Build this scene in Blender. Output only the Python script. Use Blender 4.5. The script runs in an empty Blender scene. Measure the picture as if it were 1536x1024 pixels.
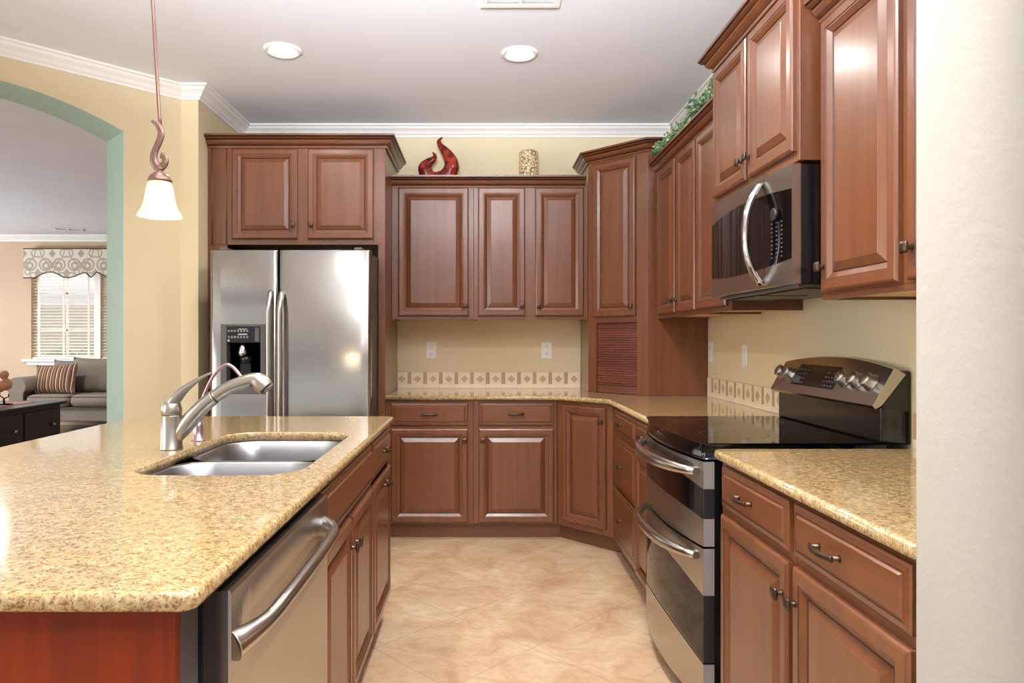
import bpy, bmesh, math, random
from mathutils import Vector, Matrix
random.seed(7)
S = bpy.context.scene
COL = S.collection
PI = math.pi
R = math.radians

# ------------------------------------------------------------------ camera, world, lights, exposure
cam = bpy.data.cameras.new('camera'); cam.lens = 24; cam.sensor_width = 36
cam.shift_x = 46/1536; cam.shift_y = -4/1536; cam.clip_start = 0.05; cam.clip_end = 200
camo = bpy.data.objects.new('camera', cam); COL.objects.link(camo)
camo.location = (0, 0, 1.27); camo.rotation_euler = (PI/2, 0, 0)
S.camera = camo
S.view_settings.view_transform = 'Standard'; S.view_settings.look = 'None'
S.view_settings.gamma = 1; S.view_settings.use_curve_mapping = False
S.view_settings.exposure = 0.1
W = bpy.data.worlds.new('world'); S.world = W; W.use_nodes = True
bg = W.node_tree.nodes['Background']; bg.inputs[1].default_value = 1.0
_t = W.node_tree; _tc = _t.nodes.new('ShaderNodeTexCoord'); _sx = _t.nodes.new('ShaderNodeSeparateXYZ'); _mr = _t.nodes.new('ShaderNodeMapRange'); _cr = _t.nodes.new('ShaderNodeValToRGB')
_mr.inputs[1].default_value = -0.4; _mr.inputs[2].default_value = 0.4
_t.links.new(_tc.outputs['Generated'], _sx.inputs[0]); _t.links.new(_sx.outputs[2], _mr.inputs[0]); _t.links.new(_mr.outputs[0], _cr.inputs[0]); _t.links.new(_cr.outputs[0], bg.inputs[0])
_e = _cr.color_ramp.elements
_st = [(0.0, 0.55), (0.30, 0.42), (0.41, 0.36), (0.43, 0.62), (0.47, 0.80), (0.52, 0.92), (0.565, 0.74), (0.59, 0.98), (0.625, 0.80), (0.66, 0.9), (1.0, 1.0)]
while len(_e) < len(_st): _e.new(0.5)
for _i, (_p, _v) in enumerate(_st): _e[_i].position = _p; _e[_i].color = (_v*1.0, _v*0.985, _v*0.96, 1)
S.cycles.max_bounces = 10; S.cycles.diffuse_bounces = 5; S.cycles.glossy_bounces = 5
S.cycles.sample_clamp_indirect = 6; S.cycles.use_denoising = True

def area(name, loc, rot, sx, sy, power, col=(1, 1, 1), shape='RECTANGLE', spread=PI):
    l = bpy.data.lights.new(name, 'AREA'); l.energy = power; l.color = col
    l.shape = shape; l.size = sx
    if shape in ('RECTANGLE', 'ELLIPSE'): l.size_y = sy
    l.spread = spread
    o = bpy.data.objects.new(name, l); COL.objects.link(o); o.location = loc; o.rotation_euler = rot
    return o
# daylight from the left, then an added fill lamp aimed up at the ceiling
area('daylight_left', (-3.95, 0.8, 1.5), (0, R(-90), 0), 1.7, 2.0, 60, (1.0, 0.99, 0.97))
area('ceiling_fill', (-0.1, -0.35, 1.95), (R(136), 0, 0), 0.6, 0.6, 240, (0.94, 0.985, 1.06), spread=R(92))
# daylight outside the living-room window
area('daylight_living', (-5.6, 13.2, 5.2), (R(-55), 0, 0), 4.0, 2.0, 600, (0.97, 0.98, 1.0))
area('living_side_fill', (-9.5, 6.5, 1.5), (0, R(-128), 0), 2.0, 3.0, 400, (0.94, 0.98, 1.05))  # added fill lamp brightening the living room; no window stands here
CAN = [(-1.053, 3.618), (0.205, 3.66), (-1.053, 2.22), (0.205, 2.22), (-1.053, 1.0), (0.205, 1.0), (-1.053, -0.4), (0.205, -0.4)]
for x, y in CAN:
    area('can_and_fill_beam', (x, y, 2.775), (0, 0, 0), 0.13, 0.13, (8 if y > 3 else 6) if x < 0 else (12 if y > 3 else 20), (1.0, 0.95, 0.90), 'DISK', R(160))
for x, y in ((-5.4, 7.6), (-7.2, 7.6), (-5.4, 5.4)):  # unseen lamps added to fill the living room
    area('can_and_fill_beam', (x, y, 2.775), (0, 0, 0), 0.14, 0.14, 38, (1.0, 0.93, 0.85), 'DISK', R(160))

# ------------------------------------------------------------------ materials
def lin(c):
    return tuple(((v/255)/12.92 if v/255 <= 0.04045 else (((v/255)+0.055)/1.055)**2.4) for v in c) + (1,)
class NT:
    def __init__(s, name):
        s.m = bpy.data.materials.new(name); s.m.use_nodes = True
        s.t = s.m.node_tree; s.b = s.t.nodes['Principled BSDF']
    def n(s, typ, **kw):
        d = s.t.nodes.new(typ)
        for k, v in kw.items():
            if k[0] == '_': setattr(d, k[1:], v)
            else: d.inputs[k.replace('__', ' ')].default_value = v
        return d
    def l(s, a, b): s.t.links.new(a, b)
    def ramp(s, src, stops):
        r = s.t.nodes.new('ShaderNodeValToRGB'); e = r.color_ramp.elements
        while len(e) < len(stops): e.new(0.5)
        for i, (p, c) in enumerate(stops): e[i].position = p; e[i].color = c
        s.l(src, r.inputs[0]); return r.outputs[0]
    def coords(s, scale=(1, 1, 1), kind='Object', rot=(0, 0, 0), loc=(0, 0, 0)):
        tc = s.t.nodes.new('ShaderNodeTexCoord'); mp = s.t.nodes.new('ShaderNodeMapping')
        mp.inputs['Scale'].default_value = scale; mp.inputs['Rotation'].default_value = rot; mp.inputs['Location'].default_value = loc
        s.l(tc.outputs[kind], mp.inputs[0]); return mp.outputs[0]
    def noise(s, vec, scale, detail=3, rough=0.55, dist=0.0):
        d = s.n('ShaderNodeTexNoise', Scale=scale, Detail=detail, Roughness=rough, Distortion=dist); s.l(vec, d.inputs['Vector']); return d.outputs[0]
    def mix(s, fac, a, b, mode='MIX'):
        d = s.t.nodes.new('ShaderNodeMix'); d.data_type = 'RGBA'; d.blend_type = mode
        for sock, v in ((d.inputs[0], fac), (d.inputs[6], a), (d.inputs[7], b)):
            if hasattr(v, 'links') or hasattr(v, 'is_linked'): s.l(v, sock)
            else: sock.default_value = v
        return d.outputs[2]
    def bump(s, h, strength, dist=0.01):
        d = s.n('ShaderNodeBump', Strength=strength, Distance=dist); s.l(h, d.inputs['Height']); s.l(d.outputs[0], s.b.inputs['Normal'])
def plain(name, col, rough=0.5, metal=0.0, coat=0.0, spec=None, var=0.0):
    t = NT(name); t.b.inputs['Base Color'].default_value = lin(col); t.b.inputs['Roughness'].default_value = rough
    t.b.inputs['Metallic'].default_value = metal; t.b.inputs['Coat Weight'].default_value = coat
    if spec is not None: t.b.inputs['Specular IOR Level'].default_value = spec
    if var:
        n = t.noise(t.coords(), 6, 3); c = lin(col)
        d = tuple(max(0, v*(1-var)) for v in c[:3]) + (1,); b = tuple(min(1, v*(1+var)) for v in c[:3]) + (1,)
        t.l(t.ramp(n, [(0.3, d), (0.7, b)]), t.b.inputs['Base Color'])
    return t.m
def wood(name, base, dark, grain='z', rough=0.34, coat=0.5):
    t = NT(name)
    sc = {'z': (26, 26, 1.3), 'x': (1.3, 26, 26), 'y': (26, 1.3, 26)}[grain]
    v = t.coords(sc); oi = t.t.nodes.new('ShaderNodeObjectInfo')
    ad = t.t.nodes.new('ShaderNodeVectorMath'); t.l(v, ad.inputs[0])
    cm = t.t.nodes.new('ShaderNodeCombineXYZ'); ml = t.n('ShaderNodeMath', _operation='MULTIPLY'); ml.inputs[1].default_value = 40
    t.l(oi.outputs['Random'], ml.inputs[0]); t.l(ml.outputs[0], cm.inputs[0]); t.l(ml.outputs[0], cm.inputs[2]); t.l(cm.outputs[0], ad.inputs[1])
    n1 = t.noise(ad.outputs[0], 1.0, 4, 0.6, 0.4)
    n2 = t.noise(t.coords(), 3.5, 2)
    c = t.mix(t.ramp(n1, [(0.36, (0, 0, 0, 1)), (0.66, (1, 1, 1, 1))]), lin(dark), lin(base))
    c = t.mix(t.ramp(n2, [(0.35, (0, 0, 0, 1)), (0.75, (0.35, 0.35, 0.35, 1))]), c, lin(tuple(min(255, int(k*1.12)) for k in base)))
    t.l(c, t.b.inputs['Base Color']); t.b.inputs['Roughness'].default_value = rough
    t.b.inputs['Coat Weight'].default_value = coat; t.b.inputs['Coat Roughness'].default_value = 0.22
    return t.m
WB, WD = (110, 64, 36), (94, 53, 28)
M = {}
M['wood'] = wood('cherry_wood', WB, WD, 'z')
M['woodx'] = wood('cherry_wood_horizontal', WB, WD, 'x')
M['glaze_shade'] = plain('dark_glaze_and_shade', (52, 24, 15), 0.5)  # glaze in the door grooves; painted shade on the crowns
M['wooddark'] = wood('cherry_wood_dark', (108, 56, 40), (84, 40, 28), 'x', 0.42)
M['woodred'] = wood('red_cherry_panel', (122, 42, 11), (94, 30, 7), 'z', 0.45, 0.0)
M['woodred'].node_tree.nodes['Principled BSDF'].inputs['Specular IOR Level'].default_value = 0.25
M['under'] = plain('maple_underside', (205, 170, 120), 0.6, var=0.06)
M['bronze'] = plain('dark_bronze', (84, 68, 56), 0.34, 0.85)
M['bronze2'] = plain('antique_bronze', (122, 92, 82), 0.4, 0.7)

def wallmat(name, col, bump=0.12):
    t = NT(name); n = t.noise(t.coords(), 1.6, 2); c = lin(col)
    t.l(t.ramp(n, [(0.3, tuple(v*0.965 for v in c[:3])+(1,)), (0.7, c)]), t.b.inputs['Base Color'])
    t.b.inputs['Roughness'].default_value = 0.75
    t.bump(t.noise(t.coords(), 38, 4, 0.6), bump, 0.004); return t.m
M['wall'] = wallmat('yellow_wall_paint', (222, 207, 170))
M['wallcool'] = wallmat('off_white_wall_paint', (172, 168, 158), 0.3)
M['wallliv'] = wallmat('beige_wall_paint', (204, 180, 152))
M['green'] = wallmat('green_reveal_paint', (166, 190, 174), 0.3)
M['ceil'] = wallmat('ceiling_paint', (232, 235, 241), 0.05)
M['white'] = plain('white_trim_paint', (242, 240, 236), 0.4)
M['plastic'] = plain('white_plastic', (240, 238, 235), 0.3)
M['dot'] = plain('dark_slot', (40, 36, 34), 0.5)

def granite():
    t = NT('gold_granite'); v = t.coords()
    vs = t.coords((1, 2.0, 1), rot=(0, 0, R(14)))
    n1 = t.noise(v, 48, 5, 0.75); n2 = t.noise(vs, 78, 4, 0.75); n3 = t.noise(v, 190, 3, 0.7); n4 = t.noise(vs, 7, 4, 0.65)
    c = t.ramp(n1, [(0.30, lin((120, 94, 60))), (0.43, lin((168, 140, 98))), (0.56, lin((191, 167, 123))), (0.72, lin((214, 200, 166)))])
    c = t.mix(t.ramp(n4, [(0.42, (0, 0, 0, 1)), (0.66, (0.5, 0.5, 0.5, 1))]), c, lin((188, 156, 102)))
    c = t.mix(t.ramp(n2, [(0.38, (1, 1, 1, 1)), (0.47, (0, 0, 0, 1))]), c, lin((128, 92, 52)))
    c = t.mix(t.ramp(n3, [(0.36, (0.9, 0.9, 0.9, 1)), (0.46, (0, 0, 0, 1))]), c, lin((98, 74, 48)))
    c = t.mix(t.ramp(n3, [(0.62, (0, 0, 0, 1)), (0.72, (0.7, 0.7, 0.7, 1))]), c, lin((230, 220, 194)))
    t.l(c, t.b.inputs['Base Color']); t.b.inputs['Roughness'].default_value = 0.12
    t.b.inputs['Coat Weight'].default_value = 0.4; t.b.inputs['Coat Roughness'].default_value = 0.04
    return t.m
M['granite'] = granite()
def tile_floor():
    t = NT('travertine_floor_tile')
    a = 0.457
    # diagonal tiles, a grid corner at (0.207, 2.803)
    tc = t.t.nodes.new('ShaderNodeTexCoord')
    sub = t.n('ShaderNodeVectorMath', _operation='SUBTRACT'); sub.inputs[1].default_value = (0.207, 2.803, 0); t.l(tc.outputs['Object'], sub.inputs[0])
    rot = t.n('ShaderNodeVectorRotate', _rotation_type='Z_AXIS', Angle=R(45)); t.l(sub.outputs[0], rot.inputs[0])
    br = t.n('ShaderNodeTexBrick', Scale=1.0); br.offset = 0; br.offset_frequency = 1; br.squash = 1
    br.inputs['Color1'].default_value = (0, 0, 0, 1); br.inputs['Color2'].default_value = (1, 1, 1, 1); br.inputs['Mortar'].default_value = (0.5, 0.5, 0.5, 1)
    br.inputs['Mortar Size'].default_value = 0.0035; br.inputs['Mortar Smooth'].default_value = 0.3
    br.inputs['Brick Width'].default_value = a; br.inputs['Row Height'].default_value = a
    t.l(rot.outputs[0], br.inputs['Vector'])
    n1 = t.noise(t.coords(), 4.2, 6, 0.66, 0.7); n2 = t.noise(t.coords((1, 1.9, 1), rot=(0, 0, R(20))), 12, 5, 0.65, 0.4)
    c = t.ramp(n1, [(0.32, lin((172, 137, 104))), (0.48, lin((199, 169, 135))), (0.66, lin((216, 193, 162)))])
    c = t.mix(t.ramp(n2, [(0.34, (0.55, 0.55, 0.55, 1)), (0.50, (0, 0, 0, 1))]), c, lin((178, 144, 110)))
    c = t.mix(t.ramp(n2, [(0.60, (0, 0, 0, 1)), (0.74, (0.4, 0.4, 0.4, 1))]), c, lin((212, 188, 156)))
    c = t.mix(t.ramp(br.outputs['Color'], [(0.0, (0, 0, 0, 1)), (1.0, (0.10, 0.10, 0.10, 1))]), c, lin((186, 150, 112)))
    c = t.mix(t.ramp(br.outputs['Fac'], [(0.0, (0, 0, 0, 1)), (1.0, (0.4, 0.4, 0.4, 1))]), c, lin((156, 122, 90)))
    t.l(c, t.b.inputs['Base Color']); t.b.inputs['Roughness'].default_value = 0.38
    return t.m
M['floor'] = tile_floor()
M['floordark'] = wood('dark_wood_floor', (70, 46, 36), (48, 30, 24), 'x', 0.3)
def steel(name, col=(186, 181, 174), rough=0.26, aniso=0.0, streak=(2, 2, 200)):
    t = NT(name); t.b.inputs['Metallic'].default_value = 1
    n = t.noise(t.coords(streak), 1.0, 3)
    c = lin(col)
    t.l(t.ramp(n, [(0.3, tuple(v*0.97 for v in c[:3])+(1,)), (0.7, c)]), t.b.inputs['Base Color'])
    t.l(t.ramp(n, [(0.3, (rough*0.97,)*3+(1,)), (0.7, (rough*1.03,)*3+(1,))]), t.b.inputs['Roughness'])
    return t.m
M['steel'] = steel('brushed_steel')
def fridgesteel():
    t = NT('brushed_steel_fridge'); t.b.inputs['Metallic'].default_value = 1; t.b.inputs['Base Color'].default_value = lin((168, 164, 158))
    t.b.inputs['Roughness'].default_value = 0.17
    t.bump(t.noise(t.coords((0.25, 1, 5)), 1.3, 1), 0.06, 0.02); return t.m
M['steelv'] = fridgesteel()
M['sinksteel'] = steel('sink_steel', (150, 150, 151), 0.34)
M['nickel'] = plain('brushed_nickel', (172, 166, 157), 0.33, 1.0)
M['chrome'] = plain('polished_chrome', (225, 225, 228), 0.09, 1.0)
M['mauve'] = plain('pinkish_nickel', (176, 150, 158), 0.3, 0.9)
M['blackglass'] = plain('black_glass', (12, 10, 10), 0.05, 0.0, 0.0, 0.42)
M['blackgloss'] = plain('black_enamel', (16, 15, 16), 0.16)
M['doorsteel'] = plain('dark_polished_steel', (92, 86, 84), 0.2, 0.9)
M['endcap'] = plain('satin_grey_end_cap', (136, 131, 127), 0.4)
M['black'] = plain('black_plastic', (24, 23, 24), 0.4)
M['darkgrey'] = plain('dark_grey_plastic', (82, 79, 76), 0.42)
M['fridgeside'] = plain('fridge_side_grey', (70, 64, 60), 0.45)
M['display'] = plain('display_window', (40, 42, 46), 0.15)
M['print'] = plain('grey_print', (190, 188, 184), 0.5)
M['dimprint'] = plain('dim_grey_print', (96, 94, 92), 0.5)
M['tilecream'] = plain('cream_tile', (240, 226, 196), 0.3, var=0.06)
M['tilebrown'] = plain('brown_tile', (190, 156, 120), 0.3, var=0.1)
M['tiledia'] = plain('tan_diamond_tile', (204, 176, 138), 0.3, var=0.12)
M['grout'] = plain('grout', (206, 186, 152), 0.7)
def emit(name, col, strength, base=(255, 255, 255)):
    t = NT(name); t.b.inputs['Base Color'].default_value = lin(base)
    t.b.inputs['Emission Color'].default_value = lin(col); t.b.inputs['Emission Strength'].default_value = strength; return t.m
M['lens'] = emit('lamp_lens', (255, 244, 226), 6)
def shade_mat():
    t = NT('alabaster_glass'); n = t.noise(t.coords(), 14, 3)
    c = t.ramp(n, [(0.3, lin((226, 217, 200))), (0.7, lin((240, 233, 219)))])
    t.l(c, t.b.inputs['Base Color']); t.b.inputs['Roughness'].default_value = 0.35
    tr = t.t.nodes.new('ShaderNodeBsdfTranslucent'); t.l(c, tr.inputs[0])
    mx = t.t.nodes.new('ShaderNodeMixShader'); mx.inputs[0].default_value = 0.5
    t.l(t.b.outputs[0], mx.inputs[1]); t.l(tr.outputs[0], mx.inputs[2])
    t.l(mx.outputs[0], t.t.nodes['Material Output'].inputs[0]); return t.m
M['shade'] = shade_mat()
M['bulb'] = emit('bulb_glow', (255, 236, 200), 12)
M['sofa'] = plain('grey_sofa_fabric', (116, 108, 98), 0.9, var=0.05)
M['pipe'] = plain('sofa_piping', (86, 76, 68), 0.9)
def stripes():
    t = NT('striped_cushion_fabric')
    v = t.coords((1, 1, 1)); sx = t.t.nodes.new('ShaderNodeSeparateXYZ'); t.l(v, sx.inputs[0])
    m = t.n('ShaderNodeMath', _operation='MULTIPLY'); m.inputs[1].default_value = 1/0.14; t.l(sx.outputs[0], m.inputs[0])
    f = t.n('ShaderNodeMath', _operation='FRACT'); t.l(m.outputs[0], f.inputs[0])
    r = t.t.nodes.new('ShaderNodeValToRGB'); r.color_ramp.interpolation = 'CONSTANT'; e = r.color_ramp.elements
    st = [(0, (92, 62, 46)), (0.22, (150, 118, 88)), (0.30, (72, 48, 38)), (0.52, (206, 188, 162)), (0.58, (110, 74, 54)), (0.80, (66, 44, 36)), (0.93, (196, 172, 140))]
    while len(e) < len(st): e.new(0.5)
    for i, (p, c) in enumerate(st): e[i].position = p; e[i].color = lin(c)
    t.l(f.outputs[0], r.inputs[0]); t.l(r.outputs[0], t.b.inputs['Base Color']); t.b.inputs['Roughness'].default_value = 0.9
    return t.m
M['stripe'] = stripes()
def damask():
    t = NT('damask_fabric'); v = t.coords((1, 1, 1)); sx = t.t.nodes.new('ShaderNodeSeparateXYZ'); t.l(v, sx.inputs[0])
    def mth(op, a, b=None):
        d = t.n('ShaderNodeMath', _operation=op)
        for i, q in enumerate((a, b)):
            if q is None: continue
            if isinstance(q, (int, float)): d.inputs[i].default_value = q
            else: t.l(q, d.inputs[i])
        return d.outputs[0]
    P = 0.42
    # mirrored repeat -> scrolls as warped rings, a leaf spine and small diamonds
    u = mth('ABSOLUTE', mth('SUBTRACT', mth('FRACT', mth('ADD', mth('DIVIDE', sx.outputs[0], P), 0.5)), 0.5))   # 0..0.5
    w = mth('DIVIDE', mth('SUBTRACT', sx.outputs[2], 2.16), P)
    def ring(cu, cw, r0, wd, sq=1.0):
        du = mth('SUBTRACT', u, cu); dw = mth('MULTIPLY', mth('SUBTRACT', w, cw), sq)
        d = mth('SQRT', mth('ADD', mth('MULTIPLY', du, du), mth('MULTIPLY', dw, dw)))
        return mth('LESS_THAN', mth('ABSOLUTE', mth('SUBTRACT', d, r0)), wd)
    def diamond(cu, cw, r0, sq=1.0):
        return mth('LESS_THAN', mth('ADD', mth('ABSOLUTE', mth('SUBTRACT', u, cu)), mth('MULTIPLY', mth('ABSOLUTE', mth('SUBTRACT', w, cw)), sq)), r0)
    o = ring(0.24, 0.46, 0.20, 0.028)
    for q in (ring(0.22, 0.42, 0.10, 0.035), ring(0.42, 0.86, 0.14, 0.022), ring(0.14, 0.20, 0.09, 0.02), diamond(0, 0.84, 0.12, 0.8), diamond(0, 0.42, 0.07, 0.5),
              ring(0.0, 0.98, 0.42, 0.02, 0.9), diamond(0.5, 0.16, 0.13, 0.8), ring(0.34, 0.08, 0.1, 0.02)):
        o = mth('MAXIMUM', o, q)
    c = t.mix(o, lin((222, 212, 194)), lin((172, 162, 147)))
    t.l(c, t.b.inputs['Base Color']); t.b.inputs['Roughness'].default_value = 0.9
    return t.m
M['damask'] = damask()
M['trimdark'] = plain('dark_cord_trim', (70, 58, 48), 0.8)
M['blind'] = plain('white_blind_slat', (236, 228, 214), 0.5)
M['cabblack'] = plain('black_lacquer', (14, 12, 12), 0.4, 0.0, 0.0, 0.3)
M['red'] = None
def redglass():
    t = NT('red_mottled_ceramic'); n = t.noise(t.coords(), 16, 4, 0.6, 1.0)
    t.l(t.ramp(n, [(0.34, lin((46, 22, 14))), (0.5, lin((120, 24, 20))), (0.66, lin((168, 58, 40)))]), t.b.inputs['Base Color'])
    t.b.inputs['Roughness'].default_value = 0.14; return t.m
M['red'] = redglass()
def candlemat():
    t = NT('gold_mosaic_glass'); v = t.n('ShaderNodeTexVoronoi', Scale=62.0); v.feature = 'DISTANCE_TO_EDGE'; t.l(t.coords(), v.inputs['Vector'])
    t.l(t.ramp(v.outputs[0], [(0.05, lin((120, 84, 46))), (0.16, lin((240, 218, 176)))]), t.b.inputs['Base Color']); t.b.inputs['Roughness'].default_value = 0.3; return t.m
M['mosaic'] = candlemat()
M['leaf'] = plain('variegated_leaf', (96, 138, 84), 0.5)
def leafmat():
    t = NT('ivy_leaf'); n = t.noise(t.coords(), 30, 3)
    t.l(t.ramp(n, [(0.35, lin((40, 74, 46))), (0.52, lin((76, 112, 72))), (0.68, lin((186, 192, 142)))]), t.b.inputs['Base Color']); t.b.inputs['Roughness'].default_value = 0.5; return t.m
M['leaf'] = leafmat()
M['stem'] = plain('ivy_stem', (92, 84, 48), 0.7)
M['candle'] = plain('amber_candle_glass', (188, 136, 108), 0.15)
M['iron'] = plain('black_iron', (28, 24, 24), 0.5, 0.6)
M['runner'] = plain('red_table_runner', (176, 120, 118), 0.9, var=0.15)
M['sky'] = emit('bright_outdoors', (250, 252, 255), 1.6)
M['foliage'] = plain('garden_foliage', (150, 162, 134), 0.9, var=0.2)
M['stucco'] = plain('neighbour_stucco', (226, 214, 198), 0.9, var=0.06)
def glassmat():
    t = NT('window_glass'); t.b.inputs['Base Color'].default_value = (1, 1, 1, 1); t.b.inputs['Roughness'].default_value = 0
    t.b.inputs['Transmission Weight'].default_value = 1; t.b.inputs['IOR'].default_value = 1.02; return t.m
M['glass'] = glassmat()

# ------------------------------------------------------------------ mesh builder
class MB:
    def __init__(s): s.v = []; s.f = []; s.mi = []; s.sm = []
    def face(s, idx, mi=0, sm=False): s.f.append(tuple(idx)); s.mi.append(mi); s.sm.append(sm)
    def verts(s, pts):
        b = len(s.v); s.v.extend(tuple(p) for p in pts); return list(range(b, b+len(pts)))
    def box(s, x0, x1, y0, y1, z0, z1, mi=0):
        i = s.verts([(x, y, z) for x in (x0, x1) for y in (y0, y1) for z in (z0, z1)])
        for q in ((0, 1, 3, 2), (4, 6, 7, 5), (0, 4, 5, 1), (2, 3, 7, 6), (0, 2, 6, 4), (1, 5, 7, 3)): s.face([i[k] for k in q], mi)
        return s
    def loft(s, loops, mi=0, sm=False, cap0=False, cap1=False, closed=True, mis=None, capmi=None):
        ids = [s.verts(l) for l in loops]; n = len(loops[0])
        for k in range(len(ids)-1):
            m = mis[k] if mis else mi
            for j in range(n if closed else n-1):
                a, b = ids[k], ids[k+1]; jj = (j+1) % n
                s.face((a[j], a[jj], b[jj], b[j]), m, sm)
        cm = mi if capmi is None else capmi
        if cap0: s.face(list(reversed(ids[0])), cm)
        if cap1: s.face(ids[-1], cm)
        return ids
    def prism(s, poly, z0, z1, mi=0):
        return s.loft([[(x, y, z0) for x, y in poly], [(x, y, z1) for x, y in poly]], mi, cap0=True, cap1=True)
    def lathe(s, prof, c=(0, 0, 0), n=24, mi=0, sm=True, cap0=True, cap1=True, axis='z'):
        loops = []
        for r, h in prof:
            lp = []
            for k in range(n):
                a = 2*PI*k/n; p, q = r*math.cos(a), r*math.sin(a)
                lp.append({'z': (c[0]+p, c[1]+q, c[2]+h), 'y': (c[0]+p, c[1]+h, c[2]+q), 'x': (c[0]+h, c[1]+p, c[2]+q)}[axis])
            loops.append(lp)
        s.loft(loops, mi, sm, cap0, cap1); return s
    def tube(s, path, rad, n=12, mi=0, sm=True, cap=True, flat=1.0, up=None):
        path = [Vector(p) for p in path]; m = len(path)
        rad = rad if isinstance(rad, (list, tuple)) else [rad]*m
        loops = []; nrm = None
        for i, p in enumerate(path):
            t = (path[min(i+1, m-1)]-path[max(i-1, 0)]).normalized()
            if nrm is None:
                u = Vector(up) if up else (Vector((0, 0, 1)) if abs(t.z) < 0.9 else Vector((1, 0, 0)))
                nrm = (u-t*u.dot(t)).normalized()
            else: nrm = (nrm-t*nrm.dot(t)).normalized()
            bn = t.cross(nrm); r = rad[i]
            ra, rb = (r if isinstance(r, tuple) else (r, r*flat))
            loops.append([p+nrm*(ra*math.cos(2*PI*k/n))+bn*(rb*math.sin(2*PI*k/n)) for k in range(n)])
        s.loft(loops, mi, sm, cap, cap); return s
    def sweep(s, path, prof, side=1, mi=0, closed=False, mis=None, caps=True):
        """profile (offset, z) swept along a plan polyline with mitred corners; side=+1 offsets to the left of travel"""
        P = [Vector(p) for p in path]; n = len(P); loops = []
        for i in range(n):
            a = P[i]-P[i-1] if (i > 0 or closed) else P[1]-P[0]
            b = P[(i+1) % n]-P[i] if (i < n-1 or closed) else P[-1]-P[-2]
            na = Vector((-a.y, a.x)).normalized()*side; nb = Vector((-b.y, b.x)).normalized()*side
            m = (na+nb).normalized(); m = m/max(0.2, m.dot(na))
            loops.append([(P[i].x+m.x*o, P[i].y+m.y*o, z) for o, z in prof])
        if closed: loops.append(loops[0])
        s.loft(loops, mi, False, caps and not closed, caps and not closed, closed=True, mis=mis); return s
    def build(s, name, mats, parent=None, bevel=0, seg=2, smooth_angle=None, subsurf=0):
        me = bpy.data.meshes.new(name); me.from_pydata(s.v, [], s.f)
        if not isinstance(mats, (list, tuple)): mats = [mats]
        for m in mats: me.materials.append(M[m])
        for i, p in enumerate(me.polygons): p.material_index = s.mi[i]; p.use_smooth = s.sm[i]
        bm = bmesh.new(); bm.from_mesh(me); bmesh.ops.recalc_face_normals(bm, faces=bm.faces); bm.to_mesh(me); bm.free(); me.update()
        o = bpy.data.objects.new(name, me); COL.objects.link(o)
        if parent: o.parent = parent
        if bevel:
            b = o.modifiers.new('bevel', 'BEVEL'); b.width = bevel; b.segments = seg; b.limit_method = 'ANGLE'; b.angle_limit = R(40)
        if subsurf:
            q = o.modifiers.new('sub', 'SUBSURF'); q.levels = subsurf; q.render_levels = subsurf
            for p in me.polygons: p.use_smooth = True
        return o
def tag(o, label, cat, group=None, kind=None):
    o['label'] = label; o['category'] = cat
    if group: o['group'] = group
    if kind: o['kind'] = kind
    return o
def thing(name, label, cat, loc=(0, 0, 0), rz=0, group=None):
    o = bpy.data.objects.new(name, None); COL.objects.link(o); o.location = loc; o.rotation_euler = (0, 0, rz)
    o.empty_display_size = 0.05
    return tag(o, label, cat, group)
def struct(o, label=None):
    o['kind'] = 'structure'
    if label: o['label'] = label
    return o
def copy_tree(o, parent=None):
    c = o.copy(); COL.objects.link(c); c.parent = parent
    for ch in list(o.children): copy_tree(ch, c)
    return c
def rrect(x0, x1, y0, y1, r, n=6):
    pts = []
    for cx, cy, a0 in ((x1-r, y1-r, 0), (x0+r, y1-r, 90), (x0+r, y0+r, 180), (x1-r, y0+r, 270)):
        for k in range(n+1):
            a = R(a0+90*k/n); pts.append((cx+r*math.cos(a), cy+r*math.sin(a)))
    return pts
def smooth_path(pts, n=8):
    """Catmull-Rom through pts (any dimension)"""
    out = []; m = len(pts)
    for i in range(m-1):
        p0, p1, p2, p3 = pts[max(i-1, 0)], pts[i], pts[i+1], pts[min(i+2, m-1)]
        for k in range(n):
            t = k/n
            out.append(tuple(0.5*(2*b+(c-a)*t+(2*a-5*b+4*c-d)*t*t+(3*b-a-3*c+d)*t**3) for a, b, c, d in zip(p0, p1, p2, p3)))
    out.append(tuple(pts[-1])); return out

# ------------------------------------------------------------------ the setting
CEIL = 2.80; YB = 4.93; XR = 1.415; XA = -1.725
m = MB(); m.box(-3.6, 3.2, -0.6, 5.05, -0.1, 0); struct(m.build('floor', 'floor'), 'beige travertine tile floor laid diagonally in the kitchen')
m = MB(); m.box(-9.6, -3.6, 1.0, 10.3, -0.1, 0.0); m.box(-3.6, -1.9, 5.05, 10.3, -0.1, 0.0); struct(m.build('floor', 'floordark'), 'dark wood floor in the living room beyond the arch')
m = MB(); m.box(-9.6, 3.2, -3.4, 10.3, CEIL, CEIL+0.1); struct(m.build('ceiling', 'ceil'), 'smooth pale ceiling')
m = MB(); m.box(XA, XR+0.15, YB, YB+0.12, 0, CEIL); struct(m.build('wall_back', 'wall'), 'yellow back wall of the kitchen')
m = MB(); m.box(XR, XR+0.12, 1.18, YB, 0, CEIL); struct(m.build('wall_right', 'wall'), 'yellow right wall behind the range')
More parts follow.
